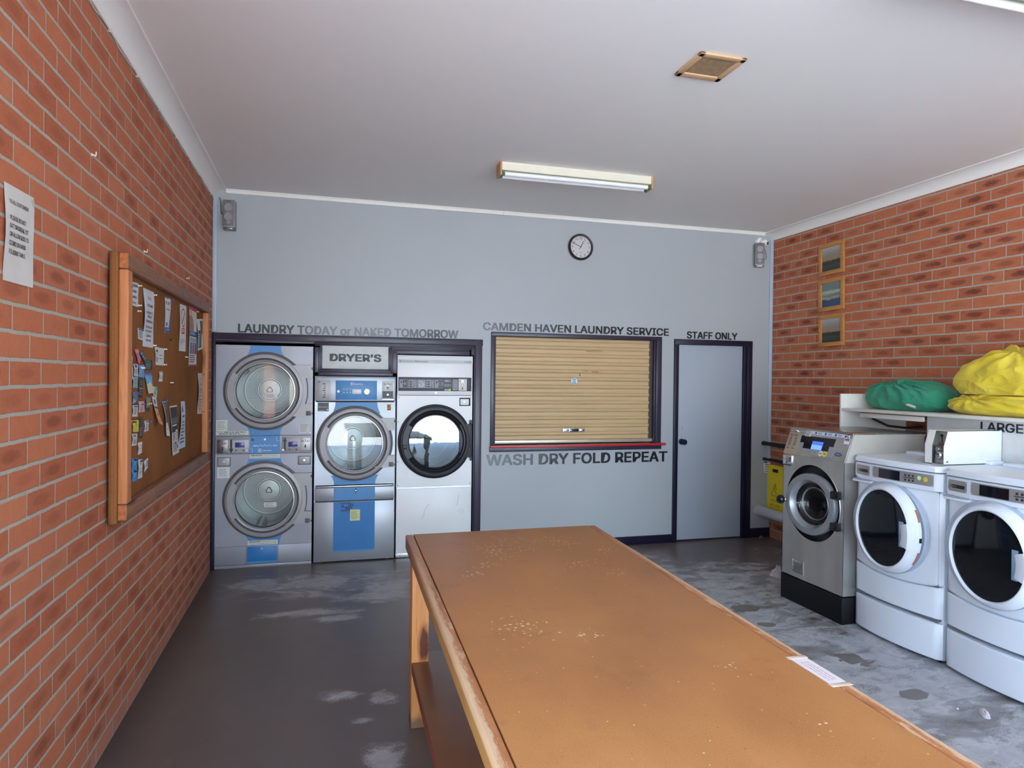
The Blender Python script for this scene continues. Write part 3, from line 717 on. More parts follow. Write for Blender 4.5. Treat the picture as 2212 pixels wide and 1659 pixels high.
def hinge_plate(d, cx, cz, ro, xr, ring, groove):
    g = G()
    P = [(cx+ro*.50, .229), (xr, .229), (xr, .118), (xr-.062, .118), (xr-.052, .06), (xr-.049, 0), (xr-.053, -.06), (xr-.066, -.112), (xr, -.112), (xr, -.222), (cx+ro*.50, -.222)]
    arc = [(cx+(ro-.045)*math.cos(a), (ro-.045)*math.sin(a)) for a in [math.radians(-40+80*i/12) for i in range(13)]]
    g.plate([(p[0], cz+p[1]) for p in P]+[(p[0], cz+p[1]) for p in arc], -.037, -.004, ring)
    g.plate([(xr-.062, cz+.117), (xr-.052, cz+.06), (xr-.049, cz), (xr-.053, cz-.06), (xr-.066, cz-.111), (xr-.056, cz-.111), (xr-.043, cz-.06), (xr-.039, cz), (xr-.042, cz+.06), (xr-.052, cz+.117)], -.0372, -.002, groove)
    g.box(xr-.012, xr-.002, -.041, -.03, cz+.19, cz+.214, BLACK); g.box(xr-.008, xr+.002, -.041, -.03, cz-.206, cz-.188, BLACK)
    h = g.obj('hinge_plate', d)
    g = G(); g.box(xr-.056, xr-.015, -.044, -.03, cz-.215, cz-.175, groove, .006); g.obj('push_button', d)
def drum(parent, cx, cz, r, dep=.52, rib=True):
    g = G(); g.lathe(0, 0, [(r, .012), (r+.012, .03), (r+.015, .05)], GASKET, 72); g.lathe(0, 0, [(r+.015, .05), (r+.04, .07), (r+.04, dep)], ZINC, 72)
    if rib:
        for k in range(3):
            a = math.radians(-100+120*k); c, s = math.cos(a), math.sin(a); R = r+.038
            P = []
            for (da, dr) in ((-.16, 0), (-.05, -.055), (.05, -.055), (.16, 0)): P.append(((R+dr)*math.cos(a+da), (R+dr)*math.sin(a+da)))
            g.plate(P, .12, dep-.005, ZINC)
    o = g.obj('drum', parent, loc=(cx, 0, cz))
    g = G(); g.lathe(0, 0, [(r+.04, 0), (.235, -.006), (.23, .004), (.10, .0), (.095, -.012), (.05, -.016), (0, -.016)], PERF, 96); g.obj('drum_back', o, loc=(0, dep, 0), sharp=20)
    g = G(); tr = [(.045*math.cos(math.radians(90+120*i)), .045*math.sin(math.radians(90+120*i))) for i in range(3)]
    Q = []
    for i in range(3):
        for s in (.22, .5, .78):
            a, b = tr[i], tr[(i+1) % 3]; Q.append((a[0]+(b[0]-a[0])*s, a[1]+(b[1]-a[1])*s))
    g.plate(Q, -.03, -.015, BLACK); g.plate([(q[0]*.74, q[1]*.74) for q in Q], -.033, -.029, ZINC); g.obj('drum_hub', o, loc=(0, dep, 0))
    return o
def sticker(parent, x0, x1, z0, z1, m, rows, y=-.0016, ink=INKG, seed=3, pad=.12):
    g = G(); g.rect(x0, x1, z0, z1, m, y, .0008); w, h = x1-x0, z1-z0
    if rows: g.lines(x0+w*pad, x1-w*pad, z0+h*.12, z1-h*.12, rows, ink, y-.0004, .34, seed)
    return g.obj('sticker', parent)

# stacked twin dryer ---------------------------------------------------------
t = thing('stacked_dryer', 'tall grey double-stack tumble dryer with two round doors, in the left corner', 'tumble dryer', (.032, 0, 0), 0, 'coin dryers in the back wall')
BWD = .805; RX = .405; ZU, ZL = 1.549, .594
g = G(); g.box(.0, BWD, .002, .80, .03, .05, GREY); g.box(0, .012, .001, .8, .05, 1.94, GREY); g.box(BWD-.012, BWD, .001, .8, .05, 1.94, GREY); g.box(0, BWD, .001, .8, 1.935, 1.948, GREY)
g.box(0, BWD, .78, .8, .05, 1.94, DARK)
for z in (1.157, .997): g.box(0.012, BWD-.012, .004, .05, z-.004, z+.004, GREYM)
g.obj('cabinet', t)
for (z0, z1, zc, nm) in ((1.160, 1.948, ZU, 'upper_front'), (.192, .996, ZL, 'lower_front')):
    g = G(); g.hole_plate(0, BWD, z0, z1, RX, zc, .265, 0, GREY); g.lathe(RX, zc, [(.265, 0), (.262, .02), (.285, .06)], GASKET, 64)
    for (x, z) in ((.03, z1-.03), (BWD-.025, z1-.03), (.02, z0+.02), (BWD-.02, z0+.02)): g.disc(x, z, .004, -.0015, SILV, .002, 10)
    f = g.obj('front_panel', t)
    g = G(); hourglass(g, RX, .126, z1, zc+.30, .034, BLUE); g.obj('blue_band', f, label='bright blue band')
    g = G(); hourglass(g, RX, .126, z0, zc-.30, .034, BLUE); g.obj('blue_band', f, label='bright blue band')
for zc in (ZU, ZL):
    d = round_door(t, RX, zc, .345, .245, GREYD, GREYM, GLASS, SILV); hinge_plate(d, RX, zc, .345, .805, GREYD, GREYM)
    sticker(d, .405, .508, zc-.062, zc-.020, PAPER, 3, -.037)
    drum(t, RX, zc, .262)
g = G(); g.box(0, BWD, 0, .05, 1.0, 1.154, GREY, .002); g.box(.010, .274, -.004, .01, 1.010, 1.122, GREYD, .003); g.box(.545, .797, -.004, .01, 1.010, 1.146, GREYD, .003)
cp = g.obj('control_panel', t)
g = G(); g.rect(.281, .530, 1.002, 1.153, BLUE, -.0014); ln = mat('pale_print', sr(176, 206, 232), .5)
logo_square(g, .350, 1.012, .030, WHITE, -.0022); g.text('Electrolux', .392, 1.020, .013, WHITE, y=-.0022, w=.068, bold=.02)
g.rect(.308, .34, 1.062, 1.075, ln, -.002); g.rect(.47, .505, 1.062, 1.075, ln, -.002)
for i in range(7): g.rect(.345+i*.017, .356+i*.017, 1.060+.006*(i % 2), 1.073+.006*(i % 2), ln, -.002)
for a in ((.284, .300, 1.040, 1.044), (.300, .304, 1.018, 1.044), (.500, .504, 1.108, 1.135), (.504, .522, 1.108, 1.112)): g.rect(*a, ln, -.002)
g.plate([(.296, 1.02), (.308, 1.02), (.302, 1.01)], -.002, -.0012, ln); g.plate([(.496, 1.134), (.508, 1.134), (.502, 1.146)], -.002, -.0012, ln)
g.rect(.292, .312, 1.112, 1.130, mat('print_navy', sr(30, 70, 120), .5), -.002); g.obj('program_label', cp, label='blue programme label with white maker logo'); lock(t, .405, 1.124)
coin_plate(cp, .016, .103, 1.008, 1.125, steel_mat('coin_dark_steel', (.22, .20, .19), .4)); coin_plate(cp, .703, .786, 1.022, 1.135, mat('coin_plate_pale', sr(196, 198, 196), .4, metal=.3))
g = G(); arrow(g, .129, 1.006, 1.126, .036, BLACK, -.005, False); g.obj('down_arrow', cp); g = G(); arrow(g, .571, 1.026, 1.142, .036, BLACK, -.005, True); g.obj('up_arrow', cp)
for x in (.160, .600):
    g = G(); g.box(x, x+.078, -.0052, -.003, 1.056, 1.100, LCD, .001)
    for i in range(4): g.rect(x+.003+i*.020, x+.010+i*.020, 1.036, 1.040, INKG, -.0046)
    for xx in (x+.004, x+.062): g.disc(xx+.006, 1.031, .008, -.0046, GREYM, .001, 14)
    g.obj('display', cp, label='violet display')
lock(t, .255, 1.026, -.004); lock(t, .557, 1.030, -.004)
for (a, b) in ((.016, .126), (.682, .792)):
    g = G(); g.box(a, b, -.004, .004, .893, .972, GREYM, .004); g.box(a+.006, b-.008, -.007, 0, .899, .968, GREYD, .003); g.obj('lint_latch', t); lock(t, (a+b)/2, .934, -.007)
g = G(); g.rect(.279, .531, .956, .994, STK, -.0022, .0008); g.text('IMPORTANT!', .292, .978, .010, INK, y=-.0028, w=.092, bold=.05); g.text('The lint screen on this', .400, .978, .008, INKG, y=-.0028, w=.112); g.text('appliance must be cleaned at least once a day.', .292, .962, .008, INKG, y=-.0028, w=.226); g.obj('notice_sticker', t, label='cream sticker headed IMPORTANT!')
g = G(); g.rect(.269, .520, .196, .236, STK, -.0022, .0008); g.text('IMPORTANT!', .282, .220, .010, INK, y=-.0028, w=.092, bold=.05); g.text('The lint screen on this', .390, .220, .008, INKG, y=-.0028, w=.112); g.text('appliance must be cleaned at least once a day.', .282, .204, .008, INKG, y=-.0028, w=.226); g.obj('notice_sticker', t, label='cream sticker headed IMPORTANT!')
sticker(t, .006, .098, 1.200, 1.296, STK, 9, seed=5); g = G(); g.rect(.004, .268, 1.164, 1.198, STK, -.0018, .0008); g.text('CAUTION', .018, 1.187, .006, INK, y=-.0026, w=.04, bold=.04); g.lines(.07, .25, 1.184, 1.194, 1, INK, -.0026, .5, 2); g.lines(.03, .245, 1.167, 1.183, 2, INK, -.0026, .45, 8); g.obj('caution_sticker', t)
sticker(t, .688, .782, 1.176, 1.270, PAPER, 6, seed=6); sticker(t, .018, .118, .792, .886, PAPER, 7, seed=7)
g = G(); g.box(0, BWD, .0, .05, .030, .190, GREY, .002); g.box(.255, .259, -.001, .0, .032, .190, GREYM); g.box(.519, .523, -.001, 0, .032, .190, GREYM)
bp = g.obj('lint_drawer', t); g = G(); g.box(.264, .514, -.003, .0, .037, .184, BLUED, .002); g.rect(.264, .514, .037, .054, BLUE, -.0036); g.obj('drawer_flap', bp, label='bright blue flap'); lock(t, .388, .163, -.003)
g = G(); g.box(0, BWD, .004, .06, .0, .026, GREY, .002); g.obj('plinth', t)

# single dryer ----------------------------------------------------------------
t = thing('tumble_dryer', 'grey single tumble dryer with blue control panel, middle of the row under the sign', 'tumble dryer', (.854, 0, 0), 0, 'coin dryers in the back wall')
BW2 = .716; RX = .354; ZC = 1.078
GR2 = mat('grey_steel_paint', sr(166, 171, 177), .34, metal=.45, var=.06, vs=3, rv=.08)
g = G(); g.box(0, .012, .001, .8, .02, 1.68, GR2); g.box(BW2-.012, BW2, .001, .8, .02, 1.68, GR2); g.box(0, BW2, .001, .8, 1.672, 1.684, GR2); g.box(0, BW2, .78, .8, .02, 1.68, DARK); g.box(.01, BW2-.01, .03, .06, .02, 1.68, DARK) if False else None
g.obj('cabinet', t)
g = G(); g.hole_plate(0, BW2, .702, 1.452, RX, ZC, .265, 0, GR2); g.lathe(RX, ZC, [(.265, 0), (.262, .02), (.285, .06)], GASKET, 64); f = g.obj('front_panel', t)
g = G(); hourglass(g, RX+.012, .186, 1.452, ZC+.27, .03, BLUE); g.obj('blue_band', f, label='bright blue band'); g = G(); hourglass(g, RX+.002, .183, .702, ZC-.29, .03, BLUE); g.obj('blue_band', f, label='bright blue band')
d = round_door(t, RX, ZC, .342, .245, GREYD, GREYM, glass_mat('door_glass_sheen', (.95, .97, .97), .05), SILV); hinge_plate(d, RX, ZC, .342, .714, GREYD, GREYM); drum(t, RX, ZC, .262)
g = G(); g.box(0, BW2, -.004, .05, 1.458, 1.684, GR2, .010, 3); cp = g.obj('control_panel', t)
g = G(); g.box(.180, .547, -.006, .0, 1.474, 1.649, BLUE, .002)
logo_square(g, .310, 1.606, .026, WHITE, -.0068); g.text('Electrolux', .342, 1.611, .014, WHITE, y=-.0068, w=.078, bold=.02)
for i in range(3):
    for q, z in ((0, 1.562), (1, 1.534)):
        x = .244+i*.028
        if q == 0:
            for a in ((x, x+.017, z, z+.003), (x, x+.017, z+.013, z+.016), (x, x+.003, z, z+.016), (x+.014, x+.017, z, z+.016)): g.rect(*a, ln, -.0066)
        else: g.rect(x+.004, x+.013, z, z+.012, ln, -.0066)
g.box(.326, .406, -.0075, -.004, 1.527, 1.572, mat('lcd_pale', sr(214, 224, 226), .2), .003)
g.rect(.33, .40, 1.489, 1.495, BLUED, -.0066); g.obj('program_label', cp, label='blue programme panel with white maker logo'); lock(cp, .204, 1.550, -.006)
g = G(); g.lathe(.456, 1.549, [(0, -.020), (.012, -.020), (.016, -.016), (.024, -.016), (.029, -.010), (.030, -.004)], SILV, 32); g.disc(.456, 1.549, .009, -.0215, mat('brass_core', sr(186, 160, 70), .35, metal=.6), .004); g.obj('push_dial', cp)
g = G(); g.box(.018, .134, -.007, 0, 1.474, 1.647, GREYD, .002)
for i in range(7): g.rect(.066+(i % 3)*.008, .092, 1.492+i*.020, 1.503+i*.020, GREYM, -.0078)
g.rect(.03, .042, 1.63, 1.64, GREYM, -.0078); g.obj('instruction_plate', cp)
g = G(); g.box(.590, .700, -.004, 0, 1.472, 1.648, SILV, .002); g.box(.597, .692, -.008, 0, 1.492, 1.553, GREYM, .002); g.box(.588, .702, -.012, -.002, 1.470, 1.484, SILV, .002); g.obj('coin_door', cp); lock(cp, .644, 1.522, -.008)
coin_plate(cp, .598, .690, 1.555, 1.643, mat('coin_plate_white', sr(208, 210, 204), .4), BLACK, mat('ink_brown', sr(110, 70, 60), .6))
g = G(); g.rect(.026, .122, 1.370, 1.448, mat('label_dark', sr(46, 48, 56), .4), -.002); g.rect(.034, .118, 1.406, 1.411, PAPERG, -.0026); g.rect(.036, .05, 1.407, 1.414, PAPERG, -.0028); g.rect(.034, .085, 1.377, 1.379, PAPERG, -.0026); g.rect(.104, .118, 1.378, 1.392, PAPERG, -.0026); g.obj('service_label', t, label='dark service label')
g = G(); g.rect(.640, .676, 1.376, 1.434, mat('sticker_gold', sr(212, 176, 84), .6), -.002); g.text('5', .658, 1.382, .044, mat('digit_rust', sr(136, 60, 40), .6), y=-.0026, align='c', w=.024, bold=.04); g.obj('number_sticker', t, label='gold sticker with number 5')
g = G(); g.box(.005, BW2-.005, -.003, .05, .561, .676, GR2, .002); g.box(.012, BW2-.016, -.010, .03, .683, .694, SILV, .002); g.box(.012, BW2-.016, .0, .03, .676, .683, BLACK); f = g.obj('lint_drawer', t)
g = G(); g.rect(.172, .538, .563, .674, BLUE, -.0038); g.obj('blue_band', f, label='bright blue band')
g = G(); g.plate([(.354, .648), (.366, .624), (.378, .648), (.366, .672)], -.006, -.003, BLACK); g.disc(.366, .648, .006, -.008, SILV); g.obj('key_escutcheon', f)
g = G(); g.box(0, BW2, -.001, .05, 0.012, .548, GR2, .002); g.box(.015, BW2-.02, .004, .03, .546, .562, BLACK)
for x in (.05, .36, .66): g.disc(x, .02, .004, -.003, SILV, .002, 10)
f = g.obj('access_panel', t)
g = G(); g.rect(.170, .538, .108, .546, BLUED, -.002); g.rect(.170, .538, .094, .108, BLUE, -.002); dk = mat('peeled_blue', sr(56, 92, 130), .6)
for (x, z, w, h) in ((.235, .530, .09, .010), (.240, .494, .022, .028), (.268, .486, .07, .018), (.30, .505, .05, .022), (.235, .462, .10, .014), (.275, .478, .04, .010)): g.rect(x, x+w, z, z+h, dk, -.0026)
for i in range(9): g.rect(.222+i*.011, .2235+i*.011, .24+random.uniform(-.05, .04), .40+random.uniform(-.04, .05), BLUE, -.0026)
g.obj('blue_band', f, label='deep blue lower stripe with peeling marks'); sticker(f, .317, .405, .372, .474, STKY, 9, -.0034, seed=11)
g = G()
for x in (.05, .66): g.lathe(x, .0, [(0, 0), (.02, 0)], BLACK, 12) if False else g.box(x-.02, x+.02, .02, .07, 0, .014, BLACK)
g.obj('feet', t).name = 'foot_rail'

# white dryer -------------------------------------------------------------------
t = thing('tumble_dryer', 'white tumble dryer with a black round door, right-hand end of the dryer row', 'tumble dryer', (1.585, 0, 0), 0, 'coin dryers in the back wall')
BW3 = .711; RX = .357; ZC = 1.086
g = G(); g.box(0, .012, .001, .8, .02, 1.88, WENAM); g.box(BW3-.012, BW3, .001, .8, .02, 1.88, WENAM); g.box(0, BW3, .001, .8, 1.876, 1.890, WENAM); g.box(0, BW3, .78, .8, .02, 1.88, DARK); g.box(0.005, BW3-.005, .012, .04, .004, .045, SILV, .002)
g.obj('cabinet', t)
g = G(); g.box(0, BW3, -.002, .05, 1.520, 1.890, WENAM, .003); g.rect(.008, BW3-.008, 1.817, 1.850, mat('brand_strip', sr(196, 204, 204), .5), -.003)
logo_square(g, .018, 1.824, .017, INKG, -.0044); g.text('Electrolux', .044, 1.828, .011, INKG, y=-.0044, w=.100); g.text('Wascator', .158, 1.828, .011, INKG, y=-.0044, w=.128, bold=.05); g.text('TT300', .622, 1.828, .012, INKG, y=-.0044, w=.075, bold=.04); cp = g.obj('control_panel', t)
g = G(); g.box(.010, .700, -.005, .0, 1.558, 1.687, mat('strip_charcoal', sr(70, 68, 74), .4), .002); PG = mat('pictogram_grey', sr(158, 164, 172), .5); PD = mat('pictogram_dark', sr(64, 66, 74), .5)
for i in range(5):
    x = .020+i*.0825; g.box(x, x+.076, -.0065, -.004, 1.586, 1.664, PG, .004); y = -.0072
    if i in (0, 4):
        g.rect(x+.03, x+.072, 1.592, 1.658, PD, y); g.plate([(x+.008, 1.64), (x+.018, 1.655), (x+.024, 1.635), (x+.014, 1.628)], y, y+.0006, PD)
        if i == 4: g.lathe(x+.05, 1.625, [(.021, y-.0004), (.021, y-.001), (.015, y-.001), (.015, y-.0004)], PG, 24); g.rect(x+.036, x+.064, 1.623, 1.627, PG, y-.0006)
        else:
            for a in range(5): g.tube([(x+.05, y-.0006, 1.626), (x+.05+.022*math.cos(.5+a*1.26), y-.0006, 1.626+.022*math.sin(.5+a*1.26))], .004, PG, 6)
    elif i in (1, 3):
        for k in range(3): g.rect(x+.008, x+.034, 1.594+k*.022, 1.606+k*.022, PD, y)
        g.rect(x+.046, x+.066, 1.602, 1.655, PD, y); g.rect(x+.049, x+.063, 1.606, 1.651, PG, y-.0004); g.plate([(x+.04, 1.589), (x+.056, 1.589), (x+.05, 1.598)], y, y+.0006, PD)
    else:
        g.plate([(x+.01, 1.598), (x+.05, 1.592), (x+.066, 1.61), (x+.066, 1.628), (x+.045, 1.638), (x+.03, 1.656), (x+.02, 1.652), (x+.026, 1.63), (x+.012, 1.622)], y, y+.0006, mat('pictogram_hand', sr(188, 192, 196), .5))
        for k in range(3): g.tube([(x+.022+k*.006, y-.0004, 1.646-k*.006), (x+.034+k*.008, y-.0004, 1.612-k*.004)], .0008, PD, 5)
g.disc(.298, 1.674, .004, -.006, RED)
g.obj('control_strip', cp, label='charcoal control strip with pictograms')
for (z, m2) in ((1.654, PG), (1.610, mat('key_green', sr(60, 130, 104), .5)), (1.568, YEL)):
    g = G(); g.box(.440, .502, -.008, -.004, z-.010, z+.012, PG, .003); g.rect(.448, .470, z-.004, z+.006, m2 if m2 is not YEL else PG, -.0086)
    if m2 is YEL: g.disc(.491, z+.002, .012, -.0092, YEL)
    else: g.disc(.488, z+.001, .006, -.0092, PD)
    g.obj('push_key', cp)
g = G(); g.box(.518, .568, -.007, -.004, 1.566, 1.668, PG, .003)
for k in range(4): g.rect(.532, .564, 1.586+k*.020, 1.590+k*.020, PD, -.0076); g.rect(.523, .530, 1.590+k*.020, 1.600+k*.020, PD, -.0076)
g.obj('tariff_card', cp)
g = G(); g.box(.574, .656, -.008, -.004, 1.562, 1.675, mat('coin_ivory', sr(216, 218, 208), .4), .003); g.text('$1', .583, 1.648, .012, mat('ink_red_faint', sr(190, 120, 116), .6), y=-.0088, w=.018)
g.lathe(.612, 1.652, [(.011, -.0085), (.011, -.010), (.008, -.010), (.008, -.0085)], SILV, 20); g.disc(.612, 1.615, .011, -.0088, BLACK, .001); g.disc(.612, 1.615, .006, -.0094, SILV, .001); arrow(g, .612, 1.570, 1.600, .018, BLACK, -.0088, False); g.box(.664, .690, -.0075, -.004, 1.562, 1.684, PD, .002); g.obj('coin_slot', cp)
lock(t, .360, 1.540, -.002, .011)
g = G(); g.hole_plate(0, BW3, .660, 1.514, RX, ZC, .265, 0, WENAM); g.lathe(RX, ZC, [(.265, 0), (.262, .02), (.285, .06)], GASKET, 64); g.box(0.002, BW3-.002, .003, .02, 1.511, 1.522, GREYM)
for (x, z) in ((.018, 1.498), (BW3-.015, 1.498), (.015, .68), (BW3-.015, .68), (.012, 1.27), (.012, .9)): g.disc(x, z, .0045, -.002, GREYM, .002, 10)
g.obj('front_panel', t)
BD = mat('door_black', sr(58, 60, 66), .45, var=.1); BD2 = mat('door_black_deep', sr(30, 30, 34), .4)
d = round_door(t, RX, ZC, .348, .246, BD, BD2, GLASSD3, BD2, .004)
g = G(); g.lathe(RX, ZC, [(.298, -.040), (.292, -.047), (.284, -.040)], BD2, 96); g.lathe(RX, ZC, [(.270, -.036), (.264, -.045), (.254, -.028)], BD2, 96); g.obj('door_beading', d)
g = G(); g.box(.585, .706, -.034, -.004, .930, 1.246, BD, .004); g.box(.685, .712, -.030, -.002, 1.246, 1.284, BD2, .003); g.box(.690, .712, -.030, -.002, .900, .932, BD2, .003); g.obj('hinge_plate', d)
for (x, z) in ((.070, 1.040), (.672, 1.105)):
    g = G(); g.box(x-.020, x+.020, -.056 if x < .3 else -.040, -.03, z-.020, z+.020, BLACK, .005); g.obj('push_button', d)
drum(t, RX, ZC, .262)
g = G(); g.box(.586, .692, -.004, .01, 1.418, 1.496, BLACK, .004); g.box(.594, .677, -.007, 0, 1.426, 1.483, WENAM, .003); g.disc(.636, 1.455, .006, -.0085, SILV); g.obj('lint_latch', t)
g = G(); g.box(0, BW3, -.002, .05, .048, .648, WENAM, .003); g.box(0.01, BW3-.01, .004, .03, .648, .660, SILV)
scm = mat('scratch_grey', sr(140, 150, 158), .6)
for P in ([(.235, .36), (.258, .385), (.262, .43), (.305, .50)], [(.572, .47), (.582, .53), (.590, .575)]): g.tube([(p[0], -.0024, p[1]) for p in P], .0012, scm, 5)
g.obj('access_panel', t); lock(t, .360, .630, -.002, .012)

# ------------------------------------------------------------------ washers along the right wall
# steel washer
t = thing('washing_machine', 'stainless steel washing machine on a black plinth with its round door ajar', 'washing machine', (4.41, -1.775, 0), RZ_R, 'washers along the right wall')
SW = .645
g = G(); g.box(-.002, SW+.003, -.008, .66, 0, .188, mat('plinth_black', sr(14, 14, 15), .5, spec=.3), .005); g.obj('plinth', t, label='black plinth')
g = G()
g.hole_plate(0, SW, .19, 1.124, .328, .79, .286, 0, STEEL, 72)
g.lathe(.328, .79, [(.286, 0), (.282, -.004), (.279, -.002)], STEEL, 72); g.lathe(.328, .79, [(.279, -.002), (.272, .06)], BLACK, 72); g.lathe(.328, .79, [(.272, .05), (.19, .055), (.185, .10), (0, .12)], BLACK, 72)
g.box(0, .004, .0, .70, .19, 1.124, STEEL); g.box(SW-.004, SW, 0, .70, .19, 1.124, STEEL); g.box(0, SW, .69, .70, .19, 1.30, STEEL); g.box(0, SW, .0, .7, .19, .195, STEEL)
SIDE = mat('washer_side_reflect', sr(196, 193, 184), .35, metal=.25, var=.06, vs=5)  # pale base colour paints in the bright reflection on the steel side
for x in (0, SW):
    A = [g.bm.verts.new(p) for p in ((x, 0, 1.124), (x, .072, 1.320), (x, .70, 1.320), (x, .70, 1.124))]; g.bm.faces.new(A).material_index = g.mi(SIDE)
b = g.obj('body', t, sharp=25)
g = G(); g.box(-.002, SW+.002, .062, .70, 1.318, 1.328, STEELT, .003); g.obj('top_panel', t)
ANG = -math.atan2(.072, .196); HS = .2085
g = G(); g.box(0, SW, -.004, .006, 0, HS, STEEL, .003); g.box(0, SW, -.006, -.003, HS-.030, HS-.028, GREYM); cp = g.obj('control_panel', t, loc=(0, 0, 1.124), rot=(ANG, 0, 0))
g = G(); g.plate([(.150, .020), (.515, .020), (.515, .115), (.150, .115)], -.0055, -.004, mat('panel_grey', sr(150, 150, 152), .4)); P = [(.150, .160), (.505, .160), (.500, .100), (.462, .100), (.462, .062), (.196, .062), (.196, .105), (.150, .105)]; g.plate(P, -.0065, -.005, BLKGL)
for i in range(3): g.disc(.285+i*.05, .042, .005, -.0062, INKG, .0004)
g.obj('display_surround', cp)
g = G(); g.box(.285, .395, -.0085, -.005, .062, .126, mat('screen_blue', sr(70, 96, 168), .2, emit=(sr(60, 90, 190), .35))); g.rect(.287, .393, .064, .098, mat('screen_blue_bright', sr(92, 128, 226), .2, emit=(sr(80, 120, 235), .6)), -.009); g.obj('screen', cp, label='blue lit screen')
g = G(); g.rect(.185, .245, HS-.052, HS-.008, PAPER, -.007); g.lines(.19, .24, HS-.05, HS-.01, 4, INK, -.0078, .4, 4); g.obj('price_sticker', cp)
g = G(); g.rect(.250, .600, HS-.032, HS-.006, mat('strip_pale_blue', sr(206, 212, 226), .5), -.0068)
for i, x in enumerate((.29, .39, .49)): g.disc(x, HS-.019, .009, -.0074, mat('icon_navy', sr(60, 64, 96), .5), .0004); g.rect(x+.022, x+.06, HS-.024, HS-.014, mat('print_blue_faint', sr(130, 150, 210), .6), -.0074)
arrow(g, .585, HS-.03, HS-.008, .016, INK, -.0074, True); g.obj('instruction_strip', cp)
g = G(); g.rect(.584, .634, HS-.075, HS-.030, PAPER, -.0068); g.rect(.589, .629, HS-.046, HS-.036, mat('print_blue', sr(70, 90, 180), .5), -.0074); g.rect(.589, .629, HS-.052, HS-.048, RED, -.0074); g.obj('info_sticker', cp)
g = G(); n = 24; g.plate([(.565+.034*math.cos(2*PI*i/n), .052+.013*math.sin(2*PI*i/n)) for i in range(n)], -.0062, -.004, mat('badge_blue', sr(52, 66, 128), .4)); g.plate([(.565+.026*math.cos(2*PI*i/n), .052+.006*math.sin(2*PI*i/n)) for i in range(n)], -.0068, -.006, mat('badge_pale', sr(120, 132, 176), .4)); g.obj('badge', cp, label='small blue oval badge')
for (x, m2) in ((.398, STK), (.440, YEL)):
    g = G(); g.disc(x, .040, .021, -.0068, m2, .001); g.rect(x-.012, x+.012, .036, .044, INKG, -.0072); g.obj('round_sticker', cp)
ENG = mat('engraving', sr(96, 88, 80), .5)
g = G(); g.text('$2 $1', .022, HS-.062, .016, mat('ink_rust', sr(170, 70, 54), .6), y=-.0048, w=.085, bold=.04)
for k in range(2):
    x = .035+k*.055
    g.lathe(x, .110, [(.013, -.0042), (.013, -.0052), (.009, -.0052), (.009, -.0042)], ENG, 18); g.rect(x-.006, x+.008, .126, .136, ENG, -.005); g.rect(x-.010, x-.006, .06, .095, ENG, -.005); g.rect(x+.004, x+.012, .072, .095, ENG, -.005); g.rect(x-.014, x+.016, .046, .052, ENG, -.005)
g.obj('coin_engraving', cp)
for x in (.075, .606): g = G(); g.box(x-.013, x+.013, -.012, 0, HS-.024, HS-.010, CHROME, .004); g.obj('lid_lock', cp)
g = G(); g.box(.006, .108, -.010, .002, 1.040, 1.116, CHROME, .004); g.box(.052, .060, -.013, -.009, 1.046, 1.110, GREYM); g.box(.02, .05, -.014, -.009, 1.05, 1.106, CHROME, .003); g.disc(.086, 1.075, .012, -.0125, GREYM); g.box(.012, .10, -.012, -.009, 1.036, 1.042, BLACK); g.obj('coin_slot', t)
g = G(); g.box(.127, .243, -.003, .002, .232, .328, STEELT, .002); g.box(.124, .128, -.0045, 0, .230, .330, CHROME); g.box(.242, .246, -.0045, 0, .230, .330, CHROME); g.disc(.165, .318, .006, -.005, SILV); g.obj('drain_flap', t)
g = G(); ALU = mat('door_alloy', sr(150, 153, 156), .32, metal=.5)
g.lathe(0, 0, [(.224, .03), (.226, .0), (.221, -.013), (.208, -.019), (.178, -.017), (.172, -.010), (.160, .012), (.152, .034)], ALU, 72); g.lathe(0, 0, [(.226, .0), (.222, .045), (.16, .05)], BLACK, 72)
d = g.obj('door', t, loc=(.361, -.045, .79), rot=(0, 0, math.radians(7.7)))
g = G(); g.lathe(0, 0, [(.152, .032), (.145, .05), (.125, .085), (.09, .11), (.05, .123), (0, .127)], SMOKE, 64); g.obj('door_bowl', d, label='dark glass bowl')
g = G(); g.lathe(0, 0, [(.154, .026), (.146, .032), (.138, .030), (.130, .036), (.120, .050)], BLKGL, 64); g.lathe(0, 0, [(.121, .046), (.118, .044), (.113, .056)], STEEL, 64); g.obj('seal_ring', d)
g = G(); g.ball((-.238, -.045, 0), .034, BLKGL, 24, (1, .85, 1)); g.tube([(-.215, 0, 0), (-.236, -.04, 0)], .012, CHROME, 14); g.obj('door_knob', d, label='black ball knob')
g = G()
for z in (.10, -.12): g.box(.19, .262, -.022, .03, z-.028, z+.028, BLACK, .008); g.box(.232, .252, -.028, -.02, z-.010, z+.010, BLKGL, .004)
g.obj('hinge_bracket', d)

